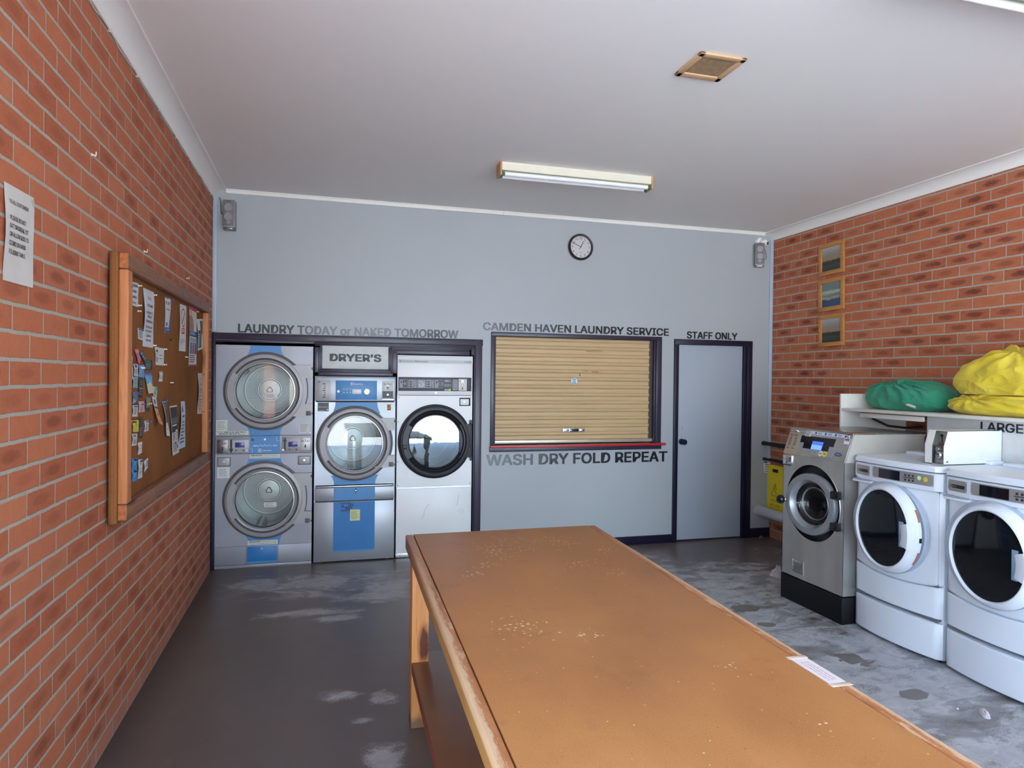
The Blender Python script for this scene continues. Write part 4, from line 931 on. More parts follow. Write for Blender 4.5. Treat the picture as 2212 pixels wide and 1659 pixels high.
# white washers
def washer(loc, label, coinbox_ok=True):
    t = thing('washing_machine', label, 'washing machine', loc, RZ_R, 'washers along the right wall')
    WW = .680; BOW = .044
    def bow(u, b=BOW): return -b*(1-(2*u-1)**2)
    def panel(name, z0, z1, m, y=0., dz0=0., dz1=0., r=.012, b=BOW):
        g = G(); nu = 28
        def S0(u): return z0+dz0*(1-(2*u-1)**2)
        def S1(u): return z1+dz1*(1-(2*u-1)**2)
        prof = [(0., r), (.0, .0)]
        rows = []
        for (f, inset) in ((0, r), (.012, r*.3), (.03, 0), (.5, 0), (.97, 0), (.988, r*.3), (1., r)):
            row = []
            row.append((0, .08, S0(0)+(S1(0)-S0(0))*f))
            for i in range(nu+1):
                u = i/nu; e = min(u, 1-u)*WW; side = .022*(1-math.sqrt(max(0, 1-(1-min(e/.022, 1))**2)))
                row.append((u*WW, y+bow(u, b)+inset+side, S0(u)+(S1(u)-S0(u))*f))
            row.append((WW, .08, S0(1)+(S1(1)-S0(1))*f)); rows.append([g.bm.verts.new(p) for p in row])
        k = g.mi(m)
        for A, B in zip(rows[:-1], rows[1:]):
            for i in range(len(A)-1): g.bm.faces.new((A[i], A[i+1], B[i+1], B[i])).material_index = k
        g.bm.faces.new(rows[0][::-1]).material_index = k; g.bm.faces.new(rows[-1]).material_index = k
        return g.obj(name, t, sharp=40)
    g = G(); g.box(0.002, WW-.002, .03, .51, .02, 1.14, WAPPL, .01); g.box(.02, WW-.02, .0, .03, .245, 1.10, mat('seam_grey', sr(110, 112, 118), .6)); g.box(.02, WW-.02, .03, .5, 0, .03, BLACK); g.obj('cabinet', t)
    panel('pedestal_drawer', .016, .236, WAPPL)
    panel('kick_panel', .262, .458, WAPPL, 0., 0, -.030)
    panel('front_panel', .464, 1.030, WAPPL, .002, -.030, 0)
    c = panel('control_fascia', 1.030, 1.142, WAPPL, -.016, 0, 0, .018, .032)
    g = G()
    def lid(u, v): return (u*(WW+.004)-.002, -.030+bow(u, .030)*(1) if v == 0 else .60, 1.148)
    nu = 24; F0 = []; F1 = []; F2 = []
    for i in range(nu+1):
        u = i/nu; e = min(u, 1-u)*WW; sd = .03*(1-math.sqrt(max(0, 1-(1-min(e/.03, 1))**2))); x = u*(WW+.004)-.002; yy = -.026+bow(u, .03)+sd
        F0.append(g.bm.verts.new((x, yy, 1.148))); F1.append(g.bm.verts.new((x, yy, 1.172))); F2.append(g.bm.verts.new((x, yy+.012, 1.184)))
    k = g.mi(WAPPL)
    for A, B in ((F0, F1), (F1, F2)):
        for i in range(nu): g.bm.faces.new((A[i], A[i+1], B[i+1], B[i])).material_index = k
    bt = [g.bm.verts.new((x, .60, z)) for (x, z) in ((-.002, 1.148), (WW+.002, 1.148), (WW+.002, 1.184), (-.002, 1.184))]
    g.bm.faces.new(F2+[bt[2], bt[3]]).material_index = k; g.bm.faces.new([bt[0], bt[1]]+F0[::-1]).material_index = k
    g.bm.faces.new((F0[0], F1[0], F2[0], bt[3], bt[0])); g.bm.faces.new((F0[-1], bt[1], bt[2], F2[-1], F1[-1])); g.bm.faces.new(bt)
    g.box(.02, WW-.02, .40, .508, 1.180, 1.206, WAPPL, .014, 3); g.obj('lid', t, sharp=40)
    # badge and key plates follow the fascia
    def fy(x): u = x/WW; return -.016+bow(u, .032)-.0035
    PLT = mat('fascia_plate', sr(152, 148, 146), .45, metal=.3)
    def curved(g, x0, x1, z0, z1, m, off=0., d=.0012):
        n = max(1, int((x1-x0)/.03)); kk = g.mi(m)
        A = [g.bm.verts.new((x0+(x1-x0)*i/n, fy(x0+(x1-x0)*i/n)-off, z0)) for i in range(n+1)]; B = [g.bm.verts.new((x0+(x1-x0)*i/n, fy(x0+(x1-x0)*i/n)-off, z1)) for i in range(n+1)]
        for i in range(n): g.bm.faces.new((A[i], A[i+1], B[i+1], B[i])).material_index = kk
    g = G(); curved(g, .030, .184, 1.050, 1.134, WAPPL, .006); curved(g, .040, .174, 1.060, 1.126, PLT, .0075); curved(g, .054, .160, 1.080, 1.100, BLACK, .009); curved(g, .058, .072, 1.083, 1.097, PAPERG, .0095); curved(g, .06, .07, 1.085, 1.095, BLACK, .0098); curved(g, .076, .10, 1.087, 1.093, GREYM, .0095)
    for x in (.046, .168):
        for z in (1.066, 1.120): curved(g, x-.003, x+.003, z-.003, z+.003, PAPER, .0085)
    dd = g.obj('detergent_badge', t, recalc=False)
    g = G(); g.box(.02, .178, -.050, .0, 1.008, 1.030, WAPPL, .006); g.box(.02, .178, -.052, -.03, 1.022, 1.030, mat('handle_shade', sr(150, 158, 168), .5), .003); g.obj('drawer_grip', t)
    g = G(); curved(g, .194, .642, 1.060, 1.130, PLT, .001); curved(g, .250, .418, 1.065, 1.124, BLKGL, .0025)
    for z in (1.107, 1.078):
        for i in range(3): curved(g, .452+i*.026, .466+i*.026, z-.006, z+.006, INK, .0025); curved(g, .450+i*.026, .468+i*.026, z+.009, z+.011, INKG, .002)
    curved(g, .444, .524, 1.091, 1.096, INK, .0025)
    for x in (.200, .634):
        for z in (1.066, 1.123): curved(g, x-.003, x+.003, z-.003, z+.003, PAPER, .002)
    g.obj('key_plate', c, recalc=False, label='grey key plate with a black display')
    for (x, z, m2) in ((.555, 1.102, mat('key_lime', sr(182, 218, 150), .5)), (.594, 1.097, YEL)):
        g = G(); g.disc(x, z, .014, fy(x)-.006, m2, .003, 24); g.disc(x, z, .009, fy(x)-.0066, mat('key_lime_pale', sr(206, 230, 180), .5) if m2 is not YEL else mat('key_yellow_deep', sr(206, 180, 40), .5), .0004, 20); g.obj('start_key', c)
    # porthole door, ajar on its left hinge
    g = G(); sk = mat('porthole_skirt', sr(168, 178, 192), .5)
    g.lathe(.335, .755, [(.292, -.030), (.292, -.056), (.284, -.062), (.262, -.062), (.255, -.04)], sk, 72); g.lathe(.335, .755, [(.258, -.045), (.22, -.03), (0, -.03)], BLACK, 64); g.obj('porthole_bezel', t)
    g = G(); g.lathe(0, 0, [(.282, .046), (.281, .030), (.272, .002), (.260, -.016), (.249, -.021), (.241, -.014), (.238, .0)], WAPPL, 80); g.lathe(0, 0, [(.279, .044), (.268, .060), (.20, .065)], sk, 64)
    d = g.obj('door', t, loc=(.349, -.105, .756), rot=(0, 0, math.radians(-8.5)))
    g = G(); g.lathe(0, 0, [(.240, -.008), (.20, -.013), (.10, -.017), (0, -.018)], SMOKE, 64); g.obj('glass_pane', d, label='black glass pane')
    g = G(); a = math.radians(17)
    g.lathe(0, 0, [(.203, -.014), (.203, -.030), (.215, -.036), (.262, -.034), (.282, -.016), (.284, .01)], WAPPL, 14, -a, a, cap=True); g.obj('handle', d)
    g = G(); g.box(.168, .204, -.021, -.013, -.080, .078, mat('handle_mirror', sr(150, 182, 206), .18, metal=.3), .003); g.obj('handle_recess', d, label='mirror-like recess')
    g = G()
    for (a0, a1, m2) in ((18, 34, mat('warning_orange', sr(170, 104, 84), .6)), (-40, -20, mat('warning_orange', sr(170, 104, 84), .6))): g.lathe(0, 0, [(.2822, .032), (.2832, .045)], m2, 8, math.radians(a0), math.radians(a1))
    g.lathe(0, 0, [(.2820, .030), (.2832, .046)], BLACK, 4, math.radians(-7), math.radians(-1)); g.obj('warning_label', d)
    return t, WW
t1, _ = washer((4.50, -2.426, 0), 'white front-loading washing machine beside the stainless one, a coin box on its lid')
# coin box: folded steel case with a sloped front and the coin slide in it
g = G(); BX0, BX1 = .480, .618
side = [(.075, 1.186), (.075, 1.300), (.106, 1.394), (.515, 1.394), (.515, 1.186)]
for x in (BX0, BX1-.003):
    k = g.mi(WCREAM); A = [g.bm.verts.new((x, p[0], p[1])) for p in side]; B = [g.bm.verts.new((x+.003, p[0], p[1])) for p in side]
    g.bm.faces.new(A); g.bm.faces.new(B[::-1])
    for i in range(5): g.bm.faces.new((A[i], B[i], B[(i+1) % 5], A[(i+1) % 5]))
g.box(BX0, BX1, .106, .515, 1.391, 1.394, WCREAM); g.box(BX0, BX1, .532, .515, 1.186, 1.394, WCREAM); g.box(BX0, BX1, .075, .515, 1.186, 1.189, WCREAM)
k = g.mi(WCREAM); xa, xb = BX0, BX0+.055
g.bm.faces.new([g.bm.verts.new(p) for p in ((xa, .075, 1.186), (xb, .075, 1.186), (xb, .075, 1.300), (xa, .075, 1.300))]).material_index = k
g.bm.faces.new([g.bm.verts.new(p) for p in ((xa, .075, 1.300), (xb, .075, 1.300), (xb, .106, 1.394), (xa, .106, 1.394))]).material_index = k
g.tube([(BX1+.0005, .10, 1.205), (BX1+.002, .10, 1.205)], .006, GREYM, 12); cb = g.obj('coin_box', t1, sharp=20, label='white coin box')
g = G(); g.box(xb, BX1-.004, .085, .10, 1.192, 1.296, STEELT, .002); g.box(xb, BX1-.004, .12, .125, 1.30, 1.388, STEEL, .002); g.box(xb, BX1-.004, .082, .125, 1.296, 1.302, STEELT)
g.box(xb+.028, xb+.034, .115, .122, 1.315, 1.36, BLACK, .002); g.disc(xb+.031, 1.362, .009, .112, BLACK, .006); g.plate([(xb+.012, 1.304), (xb+.05, 1.304), (xb+.038, 1.322), (xb+.024, 1.322)], .108, .118, mat('slide_brown', sr(110, 90, 74), .5)); g.obj('coin_slide', cb)
g = G(); g.lathe(xb+.050, 1.245, [(0, .062), (.014, .063), (.020, .07), (.020, .086)], CHROME, 24); g.lathe(xb+.030, 1.280, [(.010, .083), (.010, .079), (.006, .079)], SILV, 16); g.disc(xb+.03, 1.205, .004, .082, SILV); g.obj('coin_lock', cb)
t2, _ = washer((4.50, -3.132, 0), 'white front-loading washing machine cut off by the right edge of the picture')

# ------------------------------------------------------------------ folding table
TX0, TX1, TY0, TY1, TZ = 1.330, 2.345, -2.916, -5.40, .900
def tl(y): return 1.330+.0272*(y-TY0)      # left outer edge (the table stands slightly askew)
def tr(y): return 2.345+.0450*(y-TY0)
t = thing('folding_table', 'long worn brown hardboard folding table in the middle of the laundry', 'table', (1.80, -4.15, 0)); OT = Vector((1.80, -4.15, 0))
def quad_prism(g, P, z0, z1, m, bev=0.):
    k = g.mi(m); n = len(P)
    a = sum(P[i][0]*P[(i+1) % n][1]-P[(i+1) % n][0]*P[i][1] for i in range(n))
    if a < 0: P = P[::-1]
    B = [g.bm.verts.new((p[0]-OT.x, p[1]-OT.y, z0)) for p in P]; T = [g.bm.verts.new((p[0]-OT.x, p[1]-OT.y, z1)) for p in P]
    fs = [g.bm.faces.new(B[::-1]), g.bm.faces.new(T)]+[g.bm.faces.new((B[i], B[(i+1) % n], T[(i+1) % n], T[i])) for i in range(n)]
    for f in fs: f.material_index = k
    if bev:
        r = bmesh.ops.bevel(g.bm, geom=list(set(e for f in fs for e in f.edges)), offset=bev, segments=3, affect='EDGES', profile=.5)
        for f in r['faces']: f.material_index = k
RW = .038
g = G(); quad_prism(g, [(tl(TY0)+RW+.0025, TY0), (tr(TY0)-RW-.0025, TY0), (tr(TY1)-RW-.0025, TY1), (tl(TY1)+RW+.0025, TY1)], TZ-.022, TZ, TOP, .0015); g.obj('table_top', t)
def rim_mat(name, side, sgn):
    """edge board: red-brown varnish worn through to pale wood along the outer arris"""
    m, tt, b = nt(name); g = N(tt); P = g.geo(); p = g.sep(P)
    ed = g.m('MULTIPLY', sgn, g.m('SUBTRACT', p[0], g.m('ADD', side[0], g.m('MULTIPLY', g.m('SUBTRACT', p[1], TY0), side[1]))))
    n = g.noise(g.scale(P, (30, 3.5, 30)), 1., 5, .65, .8); n2 = g.noise(g.scale(P, (40, 9, 40)), 1., 4, .7)
    c = g.mix(g.rng(n, .3, .7), sr(150, 88, 54), sr(182, 118, 72))
    down = g.rng(p[2], .889, .880)
    c = g.mix(g.m('MULTIPLY', down, g.rng(p[1], -3.0, -3.9)), c, g.mix(n, sr(156, 108, 54), sr(184, 138, 76)))
    d2 = g.m('ADD', ed, g.m('MULTIPLY', g.m('SUBTRACT', n2, .5), .055))
    top_w = g.m('MULTIPLY', g.rng(d2, .019, .012), g.rng(p[2], .872, .884))
    patch = g.m('MULTIPLY', g.rng(n2, .545, .575), g.rng(p[2], .88, .89))
    w = g.m('MULTIPLY', g.m('MAXIMUM', top_w, g.m('MULTIPLY', patch, .75)), g.m('MULTIPLY', g.rng(g.m('ADD', p[1], g.m('MULTIPLY', n, .4)), -2.9, -3.25), .85))
    c = g.mix(w, c, g.mix(n, sr(196, 158, 118), sr(208, 178, 144)))
    g.put(b.inputs['Base Color'], c); g.put(b.inputs['Roughness'], g.rng(w, 0, 1, .38, .75))
    return m
g = G(); quad_prism(g, [(tl(TY0), TY0), (tl(TY0)+RW, TY0), (tl(TY1)+RW, TY1), (tl(TY1), TY1)], TZ-.070, TZ-.0005, rim_mat('rim_left', (1.330, .0272), 1.), .006); g.obj('edge_board', t, label='edge board with varnish worn pale along its corner')
g = G(); quad_prism(g, [(tr(TY0)-RW, TY0), (tr(TY0), TY0), (tr(TY1), TY1), (tr(TY1)-RW, TY1)], TZ-.070, TZ-.0005, rim_mat('rim_right', (2.345, .0450), -1.), .006); g.obj('edge_board', t)
def leg_mat():
    m, tt, b = nt('leg_pine'); g = N(tt); P = g.geo(); p = g.sep(P)
    n = g.noise(g.scale(P, (30, 30, 2.2)), 1., 5, .62, 1.)
    c = g.mix(g.rng(n, .3, .7), sr(206, 136, 72), sr(226, 160, 96))
    c = g.mix(g.rng(g.noise(g.scale(P, (80, 80, 6)), 1., 3), .56, .72, 0, .4), c, sr(150, 88, 44))
    dx = g.m('DIVIDE', g.m('SUBTRACT', p[0], 1.406), .024); dz = g.m('DIVIDE', g.m('SUBTRACT', p[2], .40), .085)
    e = g.m('ADD', g.m('ADD', g.m('MULTIPLY', dx, dx), g.m('MULTIPLY', dz, dz)), g.m('MULTIPLY', g.m('SUBTRACT', g.noise(g.scale(P, (60, 60, 20)), 1., 4, .7), .5), 1.6))
    c = g.mix(g.rng(e, 1.05, .55), c, sr(40, 22, 18)); c = g.mix(g.m('MULTIPLY', g.rng(e, 2.1, 1.1), .5), c, sr(130, 66, 40))
    c = g.mix(g.rng(g.m('ADD', p[2], g.m('MULTIPLY', g.noise(P, 30, 3), .06)), .10, .06, 0, .75), c, sr(92, 84, 74))
    g.put(b.inputs['Base Color'], c); b.inputs['Roughness'].default_value = .5
    return m
LEG = leg_mat()
for (x, y) in ((1.347, -3.065), (2.20, -3.065), (1.32, -5.30), (2.11, -5.30)):
    g = G(); g.box(x-OT.x, x+.082-OT.x, y-OT.y, y+.085-OT.y, 0, TZ-.024, LEG, .004); g.obj('leg', t)
SHB = mat('shelf_hardboard', sr(122, 78, 50), .34, var=.12, vs=5, bump=.1, bs=200)
def sl(y): return 1.352+.026*(y+3.0)
g = G(); quad_prism(g, [(sl(-2.95), -2.95), (2.27, -2.95), (2.17, -5.36), (sl(-5.36), -5.36)], .292, .318, SHB, .002); sf = g.obj('lower_shelf', t)
g = G(); quad_prism(g, [(sl(-3.066)-.0025, -3.066), (sl(-3.066)-.0002, -3.066), (sl(-5.36)-.0002, -5.36), (sl(-5.36)-.0025, -5.36)], .270, .3175, mat('shelf_lip', sr(140, 74, 42), .5, var=.2, vs=12)); g.obj('shelf_lip', sf)
# note taped to the table edge
t = thing('taped_note', 'white printed strip taped along the right edge of the folding table', 'note', (2.231, -4.75, TZ), math.radians(-91.5))
g = G(); g.box(-.085, .085, -.026, .026, .0002, .0012, mat('note_pinkish', sr(222, 210, 210), .7, var=.02)); g.obj('paper', t)
g = G(); R = random.Random(5)
for r_ in range(3):
    x = -.055
    while x < .055: wd = R.uniform(.006, .016); g.box(x, min(x+wd, .06), -.012+r_*.010, -.0095+r_*.010, .0012, .0016, mat('print_faint', sr(186, 150, 150), .7)); x += wd+.004
g.obj('print', t)
TAPE = mat('clear_tape', sr(214, 190, 170), .25)
for s in (-1, 1): g = G(); g.box(s*.078, s*.096, -.031, .031, .0004, .0018, TAPE, .0005); g.obj('tape', t)

# ------------------------------------------------------------------ pin board on the left wall
RED_T = wood_mat('frame_pine', 2, sr(180, 110, 62), sr(204, 134, 82), sr(132, 76, 42), knots=.8)
BRN_T = wood_mat('frame_brown', 0, sr(120, 78, 54), sr(148, 100, 72), sr(84, 54, 40), knots=.7)
END_T = mat('end_grain', sr(178, 100, 52), .8, var=.25, vs=60)
HES = hessian_mat()
BY, BZ = -1.83, 1.62
t = thing('pin_board', 'large brown hessian pin board in a timber frame on the left brick wall', 'notice board', (0, BY, BZ), RZ_L)
g = G(); g.box(-1.105, 1.130, -.050, -.012, -.612, .612, HES, .014, 3)
for (x, z) in ((-.9, .2), (.9, .3), (0, -.55), (0, .5)): g.box(x-.03, x+.03, -.013, .0, z-.03, z+.03, BLACK)
g.obj('panel', t)
for (z0, z1, y0) in ((.533, .606, -.090), (-.592, -.520, -.090)):
    g = G(); g.box(-1.098, 1.11, y0, -.050, z0, z1, BRN_T, .005); g.box(-1.0995, -1.098, y0+.005, -.055, z0+.005, z1-.005, END_T)
    for x in (-.55, .1, .72): g.disc(x, (z0+z1)/2, .006, y0-.001, BLACK, .003, 10)
    g.obj('rail', t, label='dark weathered timber rail')
for (x0, x1, y0) in ((-1.098, -1.025, -.0895), (1.045, 1.11, -.0885)):
    g = G(); g.box(x0, x1, y0, -.050, -.519, .532, RED_T, .007 if x0 < 0 else .004, 3)
    for z in (-.45, 0, .46): g.disc(x1-.02, z, .005, y0-.001, GREYM, .003, 10)
    g.obj('stile', t, label='orange pine stile')

PX = .0515
def paper(name, label, cat, C, m, marks=(), curl=.004, bend=.0, grp=None, th=.0006, px=PX, tilt=0.):
    """C = TL, TR, BR, BL as (y, z) on the board; marks in (u, v) from the top left"""
    cy = sum(c[0] for c in C)/4; cz = sum(c[1] for c in C)/4
    def S_(u, v, o=0.):
        a = [C[0][i]+(C[1][i]-C[0][i])*u for i in (0, 1)]; b = [C[3][i]+(C[2][i]-C[3][i])*u for i in (0, 1)]
        out = .0015+curl*(math.sin(PI*v)*(.5+.5*math.sin(2.2*u+v*4)))+bend*v*v+tilt*u+o
        return (out, a[0]+(b[0]-a[0])*v-cy, a[1]+(b[1]-a[1])*v-cz)
    g = G(); g.grid(lambda u, v: S_(u, v), 6, 12, m); k = g.mi(m)
    # give the sheet its thickness: back face and rim
    rim = [(i/6, 0) for i in range(6)]+[(1, j/12) for j in range(12)]+[(1-i/6, 1) for i in range(6)]+[(0, 1-j/12) for j in range(12)]
    F = [g.bm.verts.new(S_(u, v)) for u, v in rim]; B = [g.bm.verts.new(S_(u, v, -th)) for u, v in rim]
    for i in range(len(rim)): g.bm.faces.new((F[i], F[(i+1) % len(rim)], B[(i+1) % len(rim)], B[i])).material_index = k
    g.grid(lambda u, v: S_(1-u, v, -th), 6, 12, m)
    lay = [0]
    for q in marks:
        lay[0] += 1; o = .0004+.00012*lay[0]
        if q[0] == 'T':          # ('T', text, u, v of base line, height in v, width in u, material)
            _, s, u, v, h, w_, mm = q
            g.text(s, u, 0, h, mm, w=w_, bold=.03, fn=lambda p, v=v, o=o: S_(p[0], v-p[2], o))
        elif q[0] == 'L':        # ('L', u0, u1, v0, v1, rows, material)
            _, u0, u1, v0, v1, n, mm = q; R = random.Random(n*7+int(u0*100)); dv = (v1-v0)/n
            for i in range(n):
                va = v0+dv*i; ue = u0+(u1-u0)*R.uniform(.7, 1.)
                g.grid(lambda a, b: S_(u0+(ue-u0)*a, va+dv*.5*b, o), 3, 1, mm)
        elif q[0] == 'O':        # ring
            _, u, v, ru, rv, wd, mm = q
            g.grid(lambda a, b: S_(u+ru*(1-wd*b)*math.cos(2*PI*a), v+rv*(1-wd*b)*math.sin(2*PI*a), o), 28, 1, mm)
        elif q[0] == 'P':        # polygon
            _, pts, mm = q; g.poly([S_(a, b, o) for a, b in pts], mm)
        else:
            u0, u1, v0, v1, mm = q
            g.grid(lambda a, b: S_(u0+(u1-u0)*a, v0+(v1-v0)*b, o), 3, max(1, int((v1-v0)*12)), mm)
    o = g.obj(name, loc=(px, cy, cz), sharp=40, recalc=False)
    return tag(o, label, cat, grp)
def c_(n, r, g_, b): return mat('print_'+n, sr(r, g_, b), .65, var=.04)
GP = 'papers pinned on the notice board'
navy = c_('navy', 34, 52, 104); blue = c_('blue', 64, 130, 196); lb = c_('light_blue', 150, 186, 206); teal = c_('teal', 40, 122, 130); pink = c_('pink', 206, 150, 150)
mag = c_('magenta', 178, 60, 96); dkg = c_('charcoal', 58, 60, 58); dkgreen = c_('dark_green', 62, 84, 82); org = c_('orange', 214, 150, 104); yel = c_('yellow', 220, 204, 84); grn = c_('green', 88, 150, 110)
sand = c_('sand', 214, 198, 164); skin = c_('warm_grey', 150, 118, 104); lav = c_('lavender', 134, 132, 196); gry = c_('grey', 128, 126, 124); salmon = c_('salmon', 214, 176, 160); sky = c_('sky', 96, 164, 208); pap = PAPERG; noti = c_('notice_paper', 204, 206, 210)
def P_(name, label, C, m, marks=(), cat='paper', **kw): return paper(name, label, cat, C, m, marks, grp=GP, **kw)
P_('notice', 'white notice half hidden behind the left stile, top left of the pin board', [(-2.79, 2.118), (-2.612, 2.129), (-2.614, 2.012), (-2.79, 2.010)], noti, [('T', 'ATTENTION', .22, .20, .10, .68, INK), ('T', 'ACTION', .25, .44, .10, .5, INK), ('T', 'IS OPEN', .2, .68, .10, .6, INK), ('T', '9am to 5pm', .2, .90, .09, .55, INK)])
def notice(C, label, ink, n2):
    L = ['TO ALL', 'CUSTOMERS', 'PLEASE DO NOT SIT,', 'DRINK OR EAT', 'ON FOLDING TABLE.', 'ALSO PLEASE DO NOT', 'ALLOW CHILDREN TO', 'CLIMB ON', 'FOLDING TABLE']
    V = [.17, .30, .42, .49, .57, .67, .74, .82, .90]
    return P_('notice', label, C, n2, [('T', s, .5-(.17 if i == 0 else .30 if i == 1 else .36 if len(s) > 14 else .25), v, .042 if i < 2 else .036, .34 if i == 0 else .6 if i == 1 else .72 if len(s) > 14 else .5, ink) for i, (s, v) in enumerate(zip(L, V))], curl=.010)
notice([(-2.519, 2.12), (-2.3, 2.122), (-2.309, 1.825), (-2.523, 1.825)], 'wavy white sheet headed TO ALL CUSTOMERS at the upper left of the pin board', INK, noti)
P_('card', 'small white and blue card tucked behind the TO ALL CUSTOMERS sheet', [(-2.617, 1.911), (-2.489, 1.909), (-2.487, 1.852), (-2.608, 1.858)], pap, [(.1, .9, .02, .16, navy), ('L', .1, .8, .25, .9, 5, INKG)], curl=.0)
P_('brochure', 'white leaflet with a navy foot, top of the pin board', [(-2.043, 2.128), (-1.89, 2.131), (-1.897, 1.927), (-2.04, 1.923)], pap, [(0, 1, .84, 1, navy), ('P', [(1, .25), (1, .84), (.7, .84), (.85, .55)], navy), (.0, .5, 0, .03, grn), (.12, .26, .10, .2, RED), ('L', .4, .85, .12, .2, 2, INK), ('L', .15, .8, .32, .36, 1, INK), (.15, .45, .7, .8, blue), ('L', .3, .8, .88, .94, 1, lb)], curl=.003)
P_('poster', 'white no-smoking poster with a red ring on the pin board', [(-1.626, 2.132), (-1.423, 2.137), (-1.436, 1.836), (-1.643, 1.834)], pap, [('O', .5, .28, .36, .20, .16, RED), ('P', [(.28, .40), (.33, .43), (.74, .17), (.69, .14)], RED), ('P', [(.3, .34), (.34, .36), (.66, .22), (.62, .20)], INKG), (.25, .75, .50, .63, RED), ('L', .3, .7, .53, .6, 2, PAPER), ('P', [(.1, .9), (.12, .75), (.5, .72), (.85, .76), (.9, .8), (.5, .82)], c_('haze', 176, 178, 184))], cat='poster')
P_('poster', 'tall pink and navy poster with people, upper right of the pin board', [(-1.323, 2.152), (-1.056, 2.149), (-1.046, 1.747), (-1.328, 1.741)], c_('cream', 214, 204, 196), [(0, 1, 0, .06, mag), ('P', [(.0, .16), (.30, .14), (.55, .26), (.55, .40), (0, .40)], skin), ('P', [(.08, .05), (.34, .05), (.36, .16), (.1, .17)], pink), (.5, .95, .08, .24, sand), (0, 1, .405, .50, navy), ('L', .1, .8, .425, .475, 2, lb), (.05, .95, .515, .79, lb)]+[x for i in range(3) for x in (('O', .2+.3*i, .55, .07, .028, .99, skin), ('P', [(.1+.3*i, .79), (.13+.3*i, .6), (.28+.3*i, .6), (.32+.3*i, .79)], (navy, mag, dkg)[i]))]+[('L', .05, .8, .81, .95, 4, INKG), (0, 1, .97, 1, mag)], cat='poster', px=PX+.0006)
P_('brochure', 'teal and black flyer partly behind the right stile of the pin board', [(-1.048, 2.083), (-0.792, 2.104), (-0.792, 1.880), (-0.99, 1.858)], pap, [(.05, .45, .36, .48, dkg), (.05, .45, .50, .93, teal), ('L', .1, .4, .55, .9, 6, lb), (.48, .7, .06, .93, dkg), (.72, .95, .06, .5, gry)], curl=.006)
P_('flyer', 'white flyer with a black drawing in the corner, centre left of the pin board', [(-2.271, 1.833), (-2.055, 1.832), (-2.06, 1.735), (-2.249, 1.736)], pap, [('P', [(.06, .30), (.1, .1), (.16, .2), (.24, .06), (.28, .2), (.22, .32), (.14, .24)], INK), ('L', .06, .25, .36, .45, 1, blue), (.08, .22, .55, .85, gry), ('L', .38, .85, .42, .48, 1, INK), ('L', .38, .9, .60, .66, 1, INK)], cat='flyer', curl=.003)
P_('tag', 'pink and red pointed swing tag high on the left of the pin board', [(-2.674, 1.804), (-2.601, 1.809), (-2.588, 1.757), (-2.632, 1.734)], c_('hot_pink', 214, 96, 126), [(.1, .8, .1, .28, org), (.4, .9, .5, .8, lav)], bend=.01)
P_('card', 'dark green curled card next to the pink swing tag', [(-2.593, 1.796), (-2.517, 1.802), (-2.454, 1.751), (-2.524, 1.745)], dkgreen, [('P', [(.1, .2), (.6, .1), (.5, .5), (.2, .6)], lb), (.3, .8, .6, .75, gry)], bend=.012)
P_('card', 'black business card with green print below the flyer column', [(-2.494, 1.754), (-2.324, 1.761), (-2.313, 1.708), (-2.483, 1.705)], dkg, [(.2, .7, .08, .16, grn), ('L', .1, .9, .3, .9, 5, gry)], curl=.003)
P_('card', 'white card with purple corner under the pink swing tag', [(-2.692, 1.733), (-2.616, 1.734), (-2.606, 1.673), (-2.678, 1.677)], pap, [(.2, .7, .05, .3, c_('plum', 110, 70, 110)), ('L', .2, .9, .45, .9, 3, INKG)])
P_('card', 'mid-blue card with a torn corner left of centre on the pin board', [(-2.599, 1.728), (-2.489, 1.732), (-2.492, 1.666), (-2.598, 1.673)], c_('mid_blue', 112, 154, 196), [('L', .1, .7, .3, .7, 3, lb), (.2, .6, .12, .2, PAPER)])
P_('card', 'pale blue-green card at the left edge of the pin board', [(-2.705, 1.671), (-2.614, 1.673), (-2.608, 1.616), (-2.7, 1.62)], c_('pale_aqua', 136, 168, 172), [('L', .2, .8, .2, .7, 3, gry)])
P_('card', 'tall black card pair pinned with a yellow pin', [(-2.598, 1.664), (-2.513, 1.664), (-2.519, 1.565), (-2.603, 1.576)], dkg, [('L', .3, .8, .12, .4, 3, gry), (0, 1, .52, .55, sand), ('L', .3, .8, .65, .9, 2, gry)])
P_('brochure', 'beach holiday leaflet with blue sky and sand', [(-2.491, 1.69), (-2.341, 1.691), (-2.313, 1.585), (-2.436, 1.585)], sky, [(0, 1, 0, .1, blue), ('P', [(.0, .55), (.5, .45), (1, .7), (1, 1), (0, 1)], sand), ('P', [(.5, .35), (.6, .34), (.98, .78), (.9, .8)], PAPER), ('L', .1, .5, .18, .4, 3, lb), ('L', .3, .9, .9, .96, 1, skin)], bend=.008)
P_('ticket', 'narrow green and white slip beside the beach leaflet', [(-2.32, 1.621), (-2.221, 1.614), (-2.229, 1.558), (-2.313, 1.573)], c_('pale_green', 176, 200, 180), [(.4, 1, .1, .3, grn), ('L', .1, .8, .4, .9, 3, gry)], px=PX+.003)
P_('card', 'purple and teal card near the left stile of the pin board', [(-2.703, 1.598), (-2.612, 1.601), (-2.611, 1.55), (-2.702, 1.541)], c_('slate_blue', 92, 116, 142), [(.2, .9, .05, .3, lav), ('P', [(0, .5), (.7, .9), (0, 1)], lb)])
P_('card', 'white card with a violet pin, left edge of the pin board', [(-2.703, 1.535), (-2.607, 1.533), (-2.609, 1.476), (-2.705, 1.481)], pap, [(.2, .7, .08, .16, navy), ('L', .2, .8, .3, .85, 4, INKG)])
